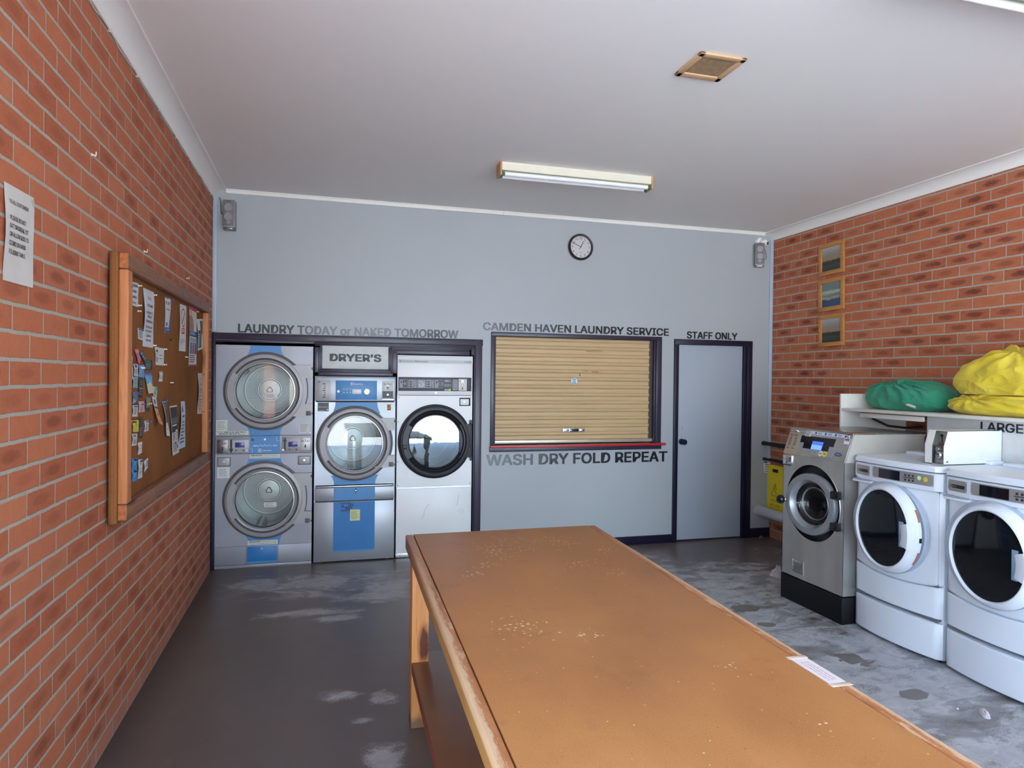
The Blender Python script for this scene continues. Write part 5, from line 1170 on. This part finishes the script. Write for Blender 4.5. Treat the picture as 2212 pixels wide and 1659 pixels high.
P_('card', 'pale pink card with a purple pin', [(-2.595, 1.55), (-2.496, 1.548), (-2.47, 1.493), (-2.593, 1.495)], salmon, [(.3, .8, .28, .38, lav), ('L', .2, .8, .55, .9, 3, gry)])
P_('card', 'grey rounded card with a yellow bar', [(-2.449, 1.567), (-2.36, 1.562), (-2.373, 1.49), (-2.455, 1.492)], gry, [(.25, .85, .45, .55, yel), (0, 1, .72, 1, dkg)])
P_('leaflet', 'long orange leaflet curling off the lower pin board', [(-2.328, 1.569), (-2.235, 1.561), (-2.2, 1.407), (-2.285, 1.419)], org, [(0, 1, 0, .34, pap), (.2, .7, .1, .26, blue), (0, 1, .36, .42, dkgreen), (0, 1, .44, .50, lb), ('L', .2, .8, .62, .72, 1, RED), ('L', .3, .8, .85, .92, 1, skin)], bend=.03)
P_('card', 'yellow card with a round brown drawing', [(-2.717, 1.463), (-2.592, 1.459), (-2.582, 1.401), (-2.687, 1.407)], yel, [('O', .5, .42, .2, .3, .3, sand), ('P', [(.5, .15), (.6, .4), (.5, .65), (.4, .4)], skin), ('L', .2, .8, .8, .9, 1, skin)])
P_('card', 'dark grey double card beside the yellow card', [(-2.587, 1.47), (-2.516, 1.47), (-2.513, 1.362), (-2.59, 1.371)], dkg, [(0, 1, .50, .52, gry), ('L', .1, .9, .55, .95, 5, gry)], px=PX+.001)
P_('card', 'white card with a navy figure', [(-2.481, 1.446), (-2.394, 1.446), (-2.394, 1.391), (-2.479, 1.389)], pap, [(.3, .9, .05, .15, blue), ('P', [(.5, .15), (.7, .45), (.3, .45)], navy), ('L', .2, .8, .55, .9, 3, INK)])
P_('card', 'white printed card with a yellow line under the yellow card', [(-2.706, 1.4), (-2.615, 1.393), (-2.622, 1.337), (-2.709, 1.342)], pap, [('L', .15, .85, .1, .3, 2, INK), (.2, .8, .33, .4, yel), ('L', .15, .85, .5, .9, 3, INKG)])
P_('card', 'plain white card with a red dot, lower left of the pin board', [(-2.602, 1.346), (-2.522, 1.346), (-2.524, 1.289), (-2.601, 1.286)], pap, [(.5, .75, .25, .33, RED), ('L', .2, .6, .5, .6, 1, gry)])
P_('card', 'upper of two bright blue cards at the bottom left of the pin board', [(-2.712, 1.282), (-2.61, 1.273), (-2.612, 1.22), (-2.708, 1.227)], c_('cobalt', 58, 132, 196), [('L', .3, .8, .3, .7, 3, lb)])
P_('card', 'lower of two bright blue cards at the bottom left of the pin board', [(-2.708, 1.226), (-2.612, 1.218), (-2.614, 1.163), (-2.703, 1.17)], c_('cobalt_deep', 62, 142, 206), [('L', .3, .8, .3, .7, 3, lb)])
P_('card', 'tall white card pair beside the blue cards', [(-2.595, 1.264), (-2.511, 1.256), (-2.513, 1.164), (-2.596, 1.167)], pap, [('L', .3, .8, .15, .3, 2, gry), (0, 1, .49, .505, gry), ('L', .3, .8, .6, .8, 2, gry)])
P_('card', 'tilted card with a small photograph, bottom of the pin board', [(-2.487, 1.24), (-2.403, 1.25), (-2.402, 1.199), (-2.474, 1.183)], pap, [(.55, .85, .15, .75, c_('photo_mauve', 120, 110, 140)), ('L', .1, .5, .3, .7, 3, gry)])
P_('ticket', 'small white docket alone in the middle of the pin board', [(-2.172, 1.7), (-2.082, 1.701), (-2.089, 1.645), (-2.174, 1.645)], pap, [(.05, .3, .03, .18, gry), (.7, .95, .03, .18, gry), ('L', .2, .8, .4, .8, 3, gry)])
P_('flyer', 'narrow flyer, dark above and white below, lower middle of the pin board', [(-2.099, 1.544), (-1.997, 1.542), (-1.944, 1.325), (-2.026, 1.332)], pap, [(.0, 1, .0, .06, navy), (.08, .92, .08, .64, c_('photo_dark', 70, 64, 66)), (.2, .5, .12, .3, skin), ('L', .2, .7, .8, .85, 1, gry)], cat='flyer', curl=.012, bend=.012)
P_('poster', 'black and white poster hanging at the bottom of the pin board', [(-1.897, 1.497), (-1.697, 1.495), (-1.66, 1.197), (-1.844, 1.197)], pap, [(.02, .98, .03, .54, c_('poster_black', 36, 36, 40))]+[('P', [(.08+.15*i, .36), (.11+.15*i, .24), (.17+.15*i, .24), (.2+.15*i, .36)], gry) for i in range(6)]+[('L', .1, .9, .385, .44, 1, PAPER), ('L', .1, .55, .56, .72, 6, INKG), (.6, .9, .5, .58, PAPER), ('O', .78, .63, .12, .09, .25, INKG), ('L', .1, .9, .75, .95, 5, gry), (.5, .6, .74, .80, INK), (.72, .85, .82, .88, INK)], cat='poster', curl=.006, bend=.008)
P_('sheet', 'bluish white printed sheet pinned askew behind the black poster', [(-1.576, 1.513), (-1.453, 1.512), (-1.418, 1.209), (-1.647, 1.212)], c_('pale_sheet', 186, 200, 214), [('P', [(.1, .22), (.3, .05), (.45, .22)], dkg), ('L', .2, .8, .30, .37, 1, INK), ('L', .15, .85, .42, .92, 7, INKG)], curl=.01)
notice([(-0.985, 1.697), (-0.792, 1.698), (-0.794, 1.394), (-0.998, 1.402)], 'pinkish printed notice at the right edge of the pin board', INKG, c_('pinkish_paper', 196, 180, 172))
P_('card', 'white card edge peeping past the left stile, upper one', [(-2.795, 1.771), (-2.709, 1.773), (-2.708, 1.72), (-2.795, 1.721)], pap)
P_('card', 'white card edge peeping past the left stile, lower one', [(-2.795, 1.717), (-2.701, 1.718), (-2.7, 1.66), (-2.795, 1.662)], pap)
# push pins, one thing each
PIN = {'white': mat('pin_white', sr(226, 222, 210), .3), 'blue': mat('pin_blue', sr(48, 84, 170), .3), 'violet': mat('pin_violet', sr(92, 72, 170), .3), 'black': mat('pin_black', sr(24, 24, 26), .3), 'yellow': mat('pin_yellow', sr(222, 186, 84), .3), 'green': mat('pin_green', sr(40, 120, 86), .3), 'red': mat('pin_red', sr(206, 50, 70), .3)}
PINME = {}
def pin(y, z, c, where):
    if c not in PINME:
        g = G(); g.lathe(0, 0, [(0, -.022), (.0055, -.0215), (.006, -.019), (.0035, -.016), (.003, -.009), (.0065, -.006), (.0065, -.003), (.0008, -.002), (.0008, .004)], PIN[c], 14)
        o = g.obj('push_pin', loc=(PX+.003, y, z), rot=(0, 0, RZ_L)); o.scale = (.8, .8, .8); PINME[c] = o
    else: o = PINME[c].copy(); COL.objects.link(o); o.location = (PX+.003, y, z)
    tag(o, f'{c} push pin {where}', 'push pin', 'push pins on the notice board')
for q in ((-2.622, 2.116, 'white', 'at the top corner of the half hidden notice'), (-2.624, 2.020, 'white', 'at the bottom corner of the half hidden notice'), (-2.316, 2.106, 'white', 'at the top right of the TO ALL CUSTOMERS sheet'), (-2.319, 1.838, 'white', 'at the bottom right of the TO ALL CUSTOMERS sheet'),
          (-2.065, 1.828, 'white', 'at the top of the flyer with the black drawing'), (-2.070, 1.740, 'white', 'at the foot of the flyer with the black drawing'), (-1.900, 2.124, 'blue', 'in the navy-footed leaflet'), (-2.632, 1.991, 'white', 'loose in the hessian under the half hidden notice'), (-1.927, 1.888, 'black', 'loose under the navy-footed leaflet'),
          (-1.068, 2.133, 'yellow', 'at the top of the tall pink poster'), (-1.893, 1.636, 'white', 'alone in the bare middle of the board'), (-1.454, 1.800, 'white', 'below the no-smoking poster'), (-2.553, 1.716, 'white', 'in the mid-blue card'), (-2.668, 1.592, 'violet', 'in the purple and teal card'), (-2.660, 1.528, 'violet', 'in the white card at the left edge'),
          (-2.539, 1.534, 'violet', 'in the pale pink card'), (-2.405, 1.532, 'yellow', 'in the grey rounded card'), (-2.706, 1.456, 'black', 'in the yellow card'), (-2.413, 1.440, 'blue', 'in the card with the navy figure'), (-2.67, 1.272, 'black', 'in the upper bright blue card'), (-2.67, 1.216, 'black', 'in the lower bright blue card'), (-2.558, 1.252, 'black', 'in the tall white card pair'),
          (-2.04, 1.536, 'blue', 'in the narrow dark and white flyer'), (-.80, 1.690, 'green', 'at the top of the pinkish notice'), (-.80, 1.409, 'red', 'at the bottom of the pinkish notice')): pin(*q)

# laminated notice on the brick
paper('notice', 'wrinkled white notice PLEASE DO NOT EAT OR DRINK on the left brick wall', 'notice', [(-3.921, 2.258), (-3.708, 2.262), (-3.710, 1.965), (-3.926, 1.962)], c_('laminate', 206, 202, 194), [('T', 'TO ALL CUSTOMERS', .13, .19, .040, .64, INK), ('T', 'PLEASE DO NOT', .13, .36, .045, .55, INK), ('T', 'EAT OR DRINK, SIT', .12, .445, .045, .66, INK), ('T', 'OR ALLOW KIDS TO', .12, .53, .045, .68, INK), ('T', 'CLIMB ON MAIN', .12, .62, .045, .58, INK), ('T', 'FOLDING TABLE.', .13, .71, .045, .58, INK), ('P', [(1.0, .03), (1.0, .16), (.88, .03)], c_('laminate_fold', 190, 178, 166))], curl=.007, px=.002)
# small hooks screwed into the left wall
HM = [PIN['white'], mat('hook_grey', sr(120, 118, 116), .4, metal=.6)]
for (y, z, k, lb_) in ((-2.282, 2.340, 0, 'white cup hook above the left end of the pin board'), (-1.127, 2.359, 0, 'white cup hook above the right end of the pin board'), (-1.205, 2.686, 1, 'grey cup hook high on the left wall nearer the back'), (-2.253, 2.689, 1, 'grey cup hook high on the left wall above the pin board'), (-3.127, 2.588, 0, 'white cup hook high on the left wall nearest the camera')):
    g = G(); g.tube([(0, .004, 0), (0, -.014, 0), (0, -.022, -.006), (0, -.026, -.002), (0, -.027, .016)], .0035, HM[k], 8); g.lathe(0, 0, [(0, -.005), (.008, -.004), (.008, .001)], HM[k], 14)
    hk = g.obj('cup_hook', loc=(0, y, z), rot=(0, 0, RZ_L)); hk.scale = (.8, .62, .85); tag(hk, lb_, 'hook', 'hooks in the left wall')
# cable clipped under the left cornice
CW = mat('cable_white', sr(206, 196, 186), .5)
t = thing('wall_cable', 'thin pale cable clipped along the brick under the left cornice', 'cable', (0, -4.0, 3.195))
R = random.Random(3); pts = []
for i in range(75):
    y = -.9+i*.066; pts.append((.006+.002*R.random(), y, .008*math.sin(i*.9)+R.uniform(-.003, .003)))
pts += [(.012, 3.985, .01), (.04, 3.993, .02), (.07, 3.996, .035), (.10, 3.997, .055)]
g = G(); g.tube(pts, .0035, CW, 6); g.obj('cable', t)
for i in range(2, 74, 7): g = G(); g.box(0, .013, pts[i][1]-.006, pts[i][1]+.006, pts[i][2]-.007, pts[i][2]+.007, CW, .002); g.obj('cable_clip', t)

# ------------------------------------------------------------------ right wall: pictures
OAK = wood_mat('picture_oak', 0, sr(176, 118, 56), sr(200, 142, 76), sr(140, 88, 40))
def canvas_mat(name, bands, seed):
    m, tt, b = nt(name); g = N(tt); P = g.obj(); p = g.sep(P)
    n = g.noise(g.scale(P, (7, 7, 30)), 1., 5, .65, .8)
    z = g.m('ADD', p[2], g.m('ADD', g.m('MULTIPLY', g.m('SUBTRACT', n, .5), .06), g.m('MULTIPLY', g.noise(g.comb(p[0], p[1], seed), 9, 2), .02)))
    r = g.n('ShaderNodeValToRGB'); e = r.color_ramp.elements
    while len(e) < len(bands): e.new(.5)
    for i, (q, c) in enumerate(bands): e[i].position = q; e[i].color = (*sr(*c), 1)
    g.put(r.inputs[0], g.rng(z, -.11, .13)); g.put(b.inputs['Base Color'], r.outputs[0]); b.inputs['Roughness'].default_value = .35
    g.put(b.inputs['Normal'], g.bump(n, .2, .002))
    return m
hill = [(0., (40, 48, 40)), (.24, (58, 66, 56)), (.33, (46, 38, 40)), (.42, (50, 42, 44)), (.48, (150, 130, 92)), (.62, (140, 130, 118)), (.78, (150, 148, 140)), (1., (176, 182, 178))]
sea = [(0., (40, 70, 104)), (.2, (44, 76, 110)), (.28, (60, 60, 66)), (.36, (160, 160, 148)), (.48, (104, 116, 108)), (.6, (182, 184, 170)), (.7, (106, 122, 116)), (1., (120, 138, 132))]
for (y0, y1, z0, z1, bands, s, lb_) in ((-.730, -1.060, 2.715, 3.022, hill, 1., 'top painting of the three framed landscapes on the right brick wall, dark hill'), (-.735, -1.066, 2.370, 2.678, sea, 5., 'middle painting of the three on the right brick wall, blue sea and pale surf'), (-.742, -1.072, 2.028, 2.332, hill, 9., 'bottom painting of the three framed landscapes, nearest the shelf')):
    hw, hh = (y0-y1)/2, (z1-z0)/2
    t = thing('framed_picture', lb_, 'picture', (W-.002, (y0+y1)/2, (z0+z1)/2), RZ_R, 'framed paintings on the right wall'); t.rotation_euler[1] = math.radians(-1.2)
    g = G(); fw = .040
    for a in ((-hw, hw, -hh, -hh+fw), (-hw, hw, hh-fw, hh), (-hw, -hw+fw, -hh+fw, hh-fw), (hw-fw, hw, -hh+fw, hh-fw)): g.box(a[0], a[1], -.024, 0, a[2], a[3], OAK, .004)
    g.obj('frame', t)
    g = G(); g.box(-hw+fw-.002, hw-fw+.002, -.010, -.004, -hh+fw-.002, hh-fw+.002, canvas_mat('canvas_%d' % int(s), bands, s)); g.obj('painting', t)

# shelf over the washers
SHW = mat('shelf_white', sr(218, 216, 208), .45, var=.03)
t = thing('wall_shelf', 'white laminate shelf and sign board above the washing machines', 'shelf', (4.957, -1.75, 0))
g = G(); g.box(0, .651, -.015, .003, 0, 1.592, SHW, .002); g.obj('end_panel', t)
g = G(); g.box(0, .651, -3.4, -.015, 1.455, 1.477, SHW, .003); g.obj('shelf_top', t)
g = G(); g.box(.080, .095, -3.4, -.745, 1.190, 1.4545, mat('sign_board_grey', sr(206, 208, 208), .45), .002); sb = g.obj('sign_panel', t)
g = G(); g.text('LARGE', 0, 0, .053, mat('lettering_navy', sr(34, 36, 52), .5), y=0, w=.272, bold=.05); g.obj('lettering', sb, loc=(.0785, -1.152, 1.385), rot=(0, 0, RZ_R), sharp=0)
g = G(); g.box(.040, .062, -.745, -.17, 1.412, 1.446, SHW, .002); g.box(.040, .062, -.745, -.17, 1.4465, 1.4545, mat('raw_edge', sr(132, 92, 70), .8)); g.obj('batten', t)
g = G(); g.box(.18, .21, -1.2, -.02, 1.435, 1.4545, GREYM, .002); g.obj('shelf_bracket', t)
t = tag((lambda g: (g.tube([(5.22, -1.775, 1.43), (5.24, -1.80, 1.39), (5.29, -1.90, 1.34), (5.36, -2.0, 1.33), (5.40, -2.12, 1.345)], .009, BLACK, 12), g.obj('drain_hose'))[1])(G()), 'black hose hanging in the gap under the white shelf', 'hose')

# laundry bags
def cloth_mat(name, ca, cb, dirt=None):
    m, tt, b = nt(name); g = N(tt); P = g.obj()
    c = g.mix(g.rng(g.noise(P, 5, 4), .3, .7), ca, cb)
    c = g.mix(g.rng(g.noise(P, 420, 2), .45, .7, 0, .25), c, tuple(x*.7 for x in ca))
    if dirt: c = g.mix(g.rng(g.noise(P, 8, 4, .7), .6, .72, 0, .45), c, dirt)
    g.put(b.inputs['Base Color'], c); b.inputs['Roughness'].default_value = .85; b.inputs['Sheen Weight'].default_value = .15; b.inputs['Specular IOR Level'].default_value = .2
    g.put(b.inputs['Normal'], g.bump(g.noise(P, 500, 2), .15, .0008))
    return m
def bag_mesh(m, rad, knot, pleats, seed, lobes=(), wr=.012, nu=160, nv=90, flat=.75, sq=.8, folds=()):
    """slumped cloth sack: rounded box flattened underneath, pleats running out of the tie, loose wrinkles"""
    g = G(); kd = Vector(knot).normalized(); ax = kd.cross(Vector((0, 0, 1))).normalized(); ay = kd.cross(ax)
    off = Vector((seed*3.1, seed*1.7, seed*.9))
    def S_(u, v):
        th = 2*PI*u; ph = PI*(v-.5)
        d = Vector((math.cos(ph)*math.cos(th), math.cos(ph)*math.sin(th), math.sin(ph)))
        sg = lambda x, e: math.copysign(abs(x)**e, x)
        p = Vector((rad[0]*sg(math.cos(ph), sq)*sg(math.cos(th), sq), rad[1]*sg(math.cos(ph), sq)*sg(math.sin(th), sq), rad[2]*sg(math.sin(ph), sq)))
        for (lp, lr, la) in lobes:
            q = (Vector((d.x, d.y, d.z))-Vector(lp)).length; p += d*la*math.exp(-(q/lr)**2)
        a = math.acos(max(-1, min(1, d.dot(kd)))); az = math.atan2(d.dot(ay), d.dot(ax))
        fall = math.exp(-(a/1.05)**2)
        w = math.sin(pleats*az+3.*noise.noise(off+d*2.2))*.5+.35*math.sin(pleats*1.7*az+seed)
        p += d*(wr*1.7*w*fall*min(1, a/.18))
        p -= d*(.035*math.exp(-(a/.16)**2))
        n1 = 1-abs(noise.noise(off+Vector((p.x*6, p.y*5, p.z*9)))); n2 = 1-abs(noise.noise(off*2+Vector((p.x*16, p.y*16, p.z*22))))
        p += d*(wr*(1.2*n1**2*(1-.6*fall)+.35*n2**3-.7))
        for (zc, dep, wd) in folds:
            zz = p.z-zc-.25*rad[2]*noise.noise(off+Vector((d.x*1.5, d.y*1.5, 0))); p -= Vector((d.x, d.y, 0))*dep*math.exp(-(zz/wd)**2)
        if p.z < -rad[2]*flat: p.z = -rad[2]*flat+(p.z+rad[2]*flat)*.06
        return p
    g.grid(S_, nu, nv, m); bmesh.ops.remove_doubles(g.bm, verts=g.bm.verts, dist=1e-5)
    zmin = min(v.co.z for v in g.bm.verts)
    for v in g.bm.verts: v.co.z -= zmin
    return g
GREEN = cloth_mat('green_cotton', sr(44, 128, 98), sr(64, 152, 118), sr(36, 90, 78))
t = thing('laundry_bag', 'green cloth laundry bag tied shut, lying on the white shelf', 'laundry bag', (5.255, -2.165, 1.4775))
bag_mesh(GREEN, (.185, .365, .125), (-.55, .10, .85), 13, 1.3, lobes=(((0, -.9, .3), .5, -.02), ((-.5, .5, .2), .6, .02)), wr=.013).obj('sack', t, sharp=0)
g = G(); R = random.Random(4)
g.grid(lambda u, v: Vector((-.075+.012*math.cos(2*PI*u)*(1+1.8*v)-.035*v, .03+.018*math.sin(2*PI*u)*(1+2.6*v+.5*math.sin(10*PI*u)*v), .150+.022*v+.008*math.sin(6*PI*u)*v)), 40, 6, GREEN); g.obj('gathered_neck', t, sharp=0)
g = G(); g.grid(lambda u, v: Vector((-.178-.006*math.sin(PI*v), -.115-.085*u, .060-.022*u-.020*(1-v))), 6, 4, PAPERG); g.obj('care_label', t, sharp=0, label='white fabric label')
YCL = cloth_mat('yellow_cotton', sr(214, 190, 50), sr(228, 206, 74), sr(150, 146, 76))
t = thing('laundry_bag', 'yellow cloth laundry bag underneath, squashed on the white shelf', 'laundry bag', (5.245, -2.955, 1.4775))
bag_mesh(YCL, (.225, .415, .085), (-.80, .25, .45), 9, 4.2, wr=.010, sq=.85, nu=220).obj('sack', t, sharp=0)
t = thing('laundry_bag', 'yellow cloth laundry bag heaped on top of the other yellow bag', 'laundry bag', (5.245, -2.985, 1.612))
bag_mesh(YCL, (.215, .420, .15), (-.35, -.15, .92), 8, 7.7, nu=220, lobes=(((-.1, -.25, .97), .55, .13), ((0, .95, .1), .5, -.03), ((-.2, -.05, .95), .3, -.05)), wr=.017, flat=.62, sq=.85).obj('sack', t, sharp=0)

# pipes, wet-floor sign and vent in the far right corner
def pipe(x, z, r, y1, m, label, cap=True):
    t = thing('pipe', label, 'pipe', (x, 0, z))
    g = G(); g.tube([(0, .0, 0), (0, y1, 0)], r, m, 24); g.obj('tube', t)
    g = G(); g.lathe(0, 0, [(r*.98, -.03), (r*1.08, -.028), (r*1.12, -.012), (r*1.15, 0)], m, 24); g.obj('collar', t)
pipe(5.470, .290, .055, -1.735, mat('pvc_grey', sr(196, 198, 202), .4), 'fat grey waste pipe coming out of the back wall behind the steel washer')
FOAM = mat('foam_black', sr(34, 34, 38), .7)
pipe(5.524, 1.016, .021, -1.735, FOAM, 'upper black foam-covered pipe in the right back corner'); pipe(5.533, .845, .015, -1.735, FOAM, 'lower, thinner black pipe in the right back corner')
t = thing('wall_vent', 'small white louvred fitting on the back wall beside the wet floor sign', 'vent', (5.566, 0, .752))
g = G(); g.box(-.038, .038, -.022, 0, -.055, .052, WHITE, .006)
for i in range(4): g.box(-.034, .036, -.0235, -.02, -.044+i*.024, -.036+i*.024, GASKET)
g.obj('grille', t); g = G(); g.box(-.032, -.012, -.03, -.005, .048, .062, GASKET, .003); g.obj('clip', t)
t = thing('wet_floor_sign', 'yellow plastic wet floor sign folded flat between the pipe and the brick', 'sign', (5.600, -.012, .215), RZ_R)
YP = mat('sign_yellow', sr(240, 218, 48), .4, var=.03); YD = mat('sign_emboss', sr(186, 166, 36), .5)
g = G(); O = [(.0, .03), (.03, .03), (.035, 0), (.075, 0), (.08, .03), (.19, .03), (.195, 0), (.235, 0), (.24, .03), (.27, .03), (.262, .53), (.235, .562), (.19, .575), (.08, .575), (.035, .562), (.008, .53)]
g.plate(O, -.030, -.024, YP); g.plate(O, -.014, -.008, YP); g.box(.09, .18, -.0315, -.029, .50, .535, BLACK, .004); g.box(.01, .262, -.026, -.012, .55, .574, YP, .004)
g.obj('panel', t)
g = G(); cx = .135
for (a, b) in (((cx-.06, .25), (cx, .38)), ((cx, .38), (cx+.06, .25)), ((cx-.06, .25), (cx+.06, .25))): g.tube([(a[0], -.030, a[1]), (b[0], -.030, b[1])], .004, YD, 6)
g.tube([(cx, -.030, .34), (cx-.005, -.030, .30), (cx+.025, -.030, .265)], .006, YD, 6); g.ball((cx+.002, -.031, .355), .008, YD, 10)
g.text('CAUTION', cx, .185, .026, YD, y=-.0306, align='c', w=.14, bold=.04); g.text('WET FLOOR', cx, .135, .026, YD, y=-.0306, align='c', w=.16, bold=.04); g.rect(.09, .18, .475, .479, YD, -.0305); g.obj('emboss', t, label='raised warning triangle and lettering')

# litter on the floor
def scrap(name, label, loc, sc, m, seed, n=26):
    g = G(); off = Vector((seed, seed*2, 0))
    g.grid(lambda u, v: Vector(((u-.5)*sc[0], (v-.5)*sc[1]*(1-.5*abs(2*u-1)**2+.2*noise.noise(off+Vector((u*5, 0, 0)))), .001+sc[2]*max(0, math.sin(PI*u)*math.sin(PI*v))*(.55+.9*abs(noise.noise(off+Vector((u*6, v*6, 0))))))), n, n, m)
    tag(g.obj(name, loc=loc, rot=(0, 0, seed), sharp=0), label, 'litter')
TIS = mat('tissue', sr(206, 196, 202), .8)
scrap('crumpled_tissue', 'crumpled pale tissue on the floor at the corner of the black plinth', (4.69, -1.66, 0), (.12, .10, .06), TIS, 2.1) if False else scrap('crumpled_tissue', 'crumpled pale tissue on the floor at the corner of the black plinth', (4.735, -1.30, 0), (.13, .12, .09), TIS, 2.1)
scrap('paper_scrap', 'torn scrap of white paper on the floor below the right-hand washer', (4.195, -3.64, 0), (.12, .045, .022), TIS, .9)
scrap('lint_ball', 'small ball of lint on the floor near the torn paper scrap', (4.105, -3.565, 0), (.014, .014, .008), TIS, 1.7, 10)
scrap('plastic_scrap', 'curl of clear plastic on the floor against the skirting right of the door', (5.47, -.055, 0), (.09, .03, .03), mat('plastic_pale', sr(120, 116, 112), .3), .3)
SKY_STRENGTH, SUN_STRENGTH, EXPOSURE = 2.3, 12., 1.88

# ------------------------------------------------------------------ outside, seen only through reflections and daylight
PAVE = mat('pavement', sr(204, 203, 200), .8, var=.06, vs=2)
g = G(); g.box(-40, 46, YF-40, YF-.3, -.25, -.06, PAVE); o = g.obj('pavement'); struct(o)
g = G(); g.box(-30, 36, YF-26, YF-24, -.1, 1.5, mat('far_low_wall', sr(206, 196, 182), .8, var=.05, vs=1)); struct(g.obj('low_wall_across_street'))  # unseen low wall, kept low so more sky light comes in
# ------------------------------------------------------------------ light
w = bpy.data.worlds.new('sky'); S.world = w; w.use_nodes = True; t_ = w.node_tree; t_.nodes.clear()
o_ = t_.nodes.new('ShaderNodeOutputWorld'); bg = t_.nodes.new('ShaderNodeBackground'); rp = t_.nodes.new('ShaderNodeValToRGB'); tc = t_.nodes.new('ShaderNodeTexCoord'); sx = t_.nodes.new('ShaderNodeSeparateXYZ')
for i, (q, c) in enumerate(((0., (.70, .86, 1.)), (.25, (.52, .76, 1.)), (1., (.25, .5, 1.)))):
    e = rp.color_ramp.elements[i] if i < 2 else rp.color_ramp.elements.new(q)
    e.position = q; e.color = (*c, 1)
t_.links.new(tc.outputs['Generated'], sx.inputs[0]); t_.links.new(sx.outputs[2], rp.inputs[0])
bg.inputs[1].default_value = SKY_STRENGTH
t_.links.new(rp.outputs[0], bg.inputs[0]); t_.links.new(bg.outputs[0], o_.inputs[0])
sd = bpy.data.lights.new('sun', 'SUN'); sd.energy = SUN_STRENGTH; sd.angle = math.radians(.6); sd.color = (1., .97, .93)
so = bpy.data.objects.new('sun', sd); COL.objects.link(so); so.rotation_euler = (math.radians(-38), 0, math.radians(15))   # high, from behind the building
pd = bpy.data.lights.new('daylight_opening', 'AREA'); pd.shape = 'RECTANGLE'; pd.size = W-.5; pd.size_y = 3.12; pd.cycles.is_portal = True
po = bpy.data.objects.new('daylight_opening', pd); COL.objects.link(po); po.location = (W/2, YF-.02, 1.56); po.rotation_euler = (PI/2, 0, 0)

pe = bpy.data.lights.new('added_opening_portal', 'AREA'); pe.shape = 'RECTANGLE'; pe.size = 2.6; pe.size_y = 2.5; pe.cycles.is_portal = True
pw = bpy.data.objects.new('added_opening_portal', pe); COL.objects.link(pw); pw.location = (-.02, -6.6, 1.6); pw.rotation_euler = (PI/2, 0, -PI/2)  # portal in the added side opening, out of view

# ------------------------------------------------------------------ camera
F_PX, YAW, PITCH, ROLL = 1452.6, .2727093, -.0082022, .0115379
cd = bpy.data.cameras.new('camera'); cd.sensor_width = 36; cd.lens = F_PX/2212*36; cd.clip_start = .02; cd.clip_end = 300
co = bpy.data.objects.new('camera', cd); COL.objects.link(co)
f = Vector((math.sin(YAW)*math.cos(PITCH), math.cos(YAW)*math.cos(PITCH), math.sin(PITCH)))
r = Vector((math.cos(YAW), -math.sin(YAW), 0)); u = r.cross(f)
r2 = math.cos(ROLL)*r+math.sin(ROLL)*u; u2 = -math.sin(ROLL)*r+math.cos(ROLL)*u
M = Matrix((r2, u2, -f)).transposed().to_4x4(); M.translation = (.9318, -6.2778, 1.6844)
co.matrix_world = M; S.camera = co

S.view_settings.view_transform = 'Standard'; S.view_settings.look = 'None'; S.view_settings.gamma = 1.; S.view_settings.use_curve_mapping = False
S.view_settings.exposure = EXPOSURE
S.cycles.use_denoising = True; S.cycles.max_bounces = 10; S.cycles.diffuse_bounces = 6; S.cycles.glossy_bounces = 4; S.cycles.transparent_max_bounces = 12
S.cycles.caustics_reflective = False; S.cycles.caustics_refractive = False; S.cycles.sample_clamp_indirect = 8.
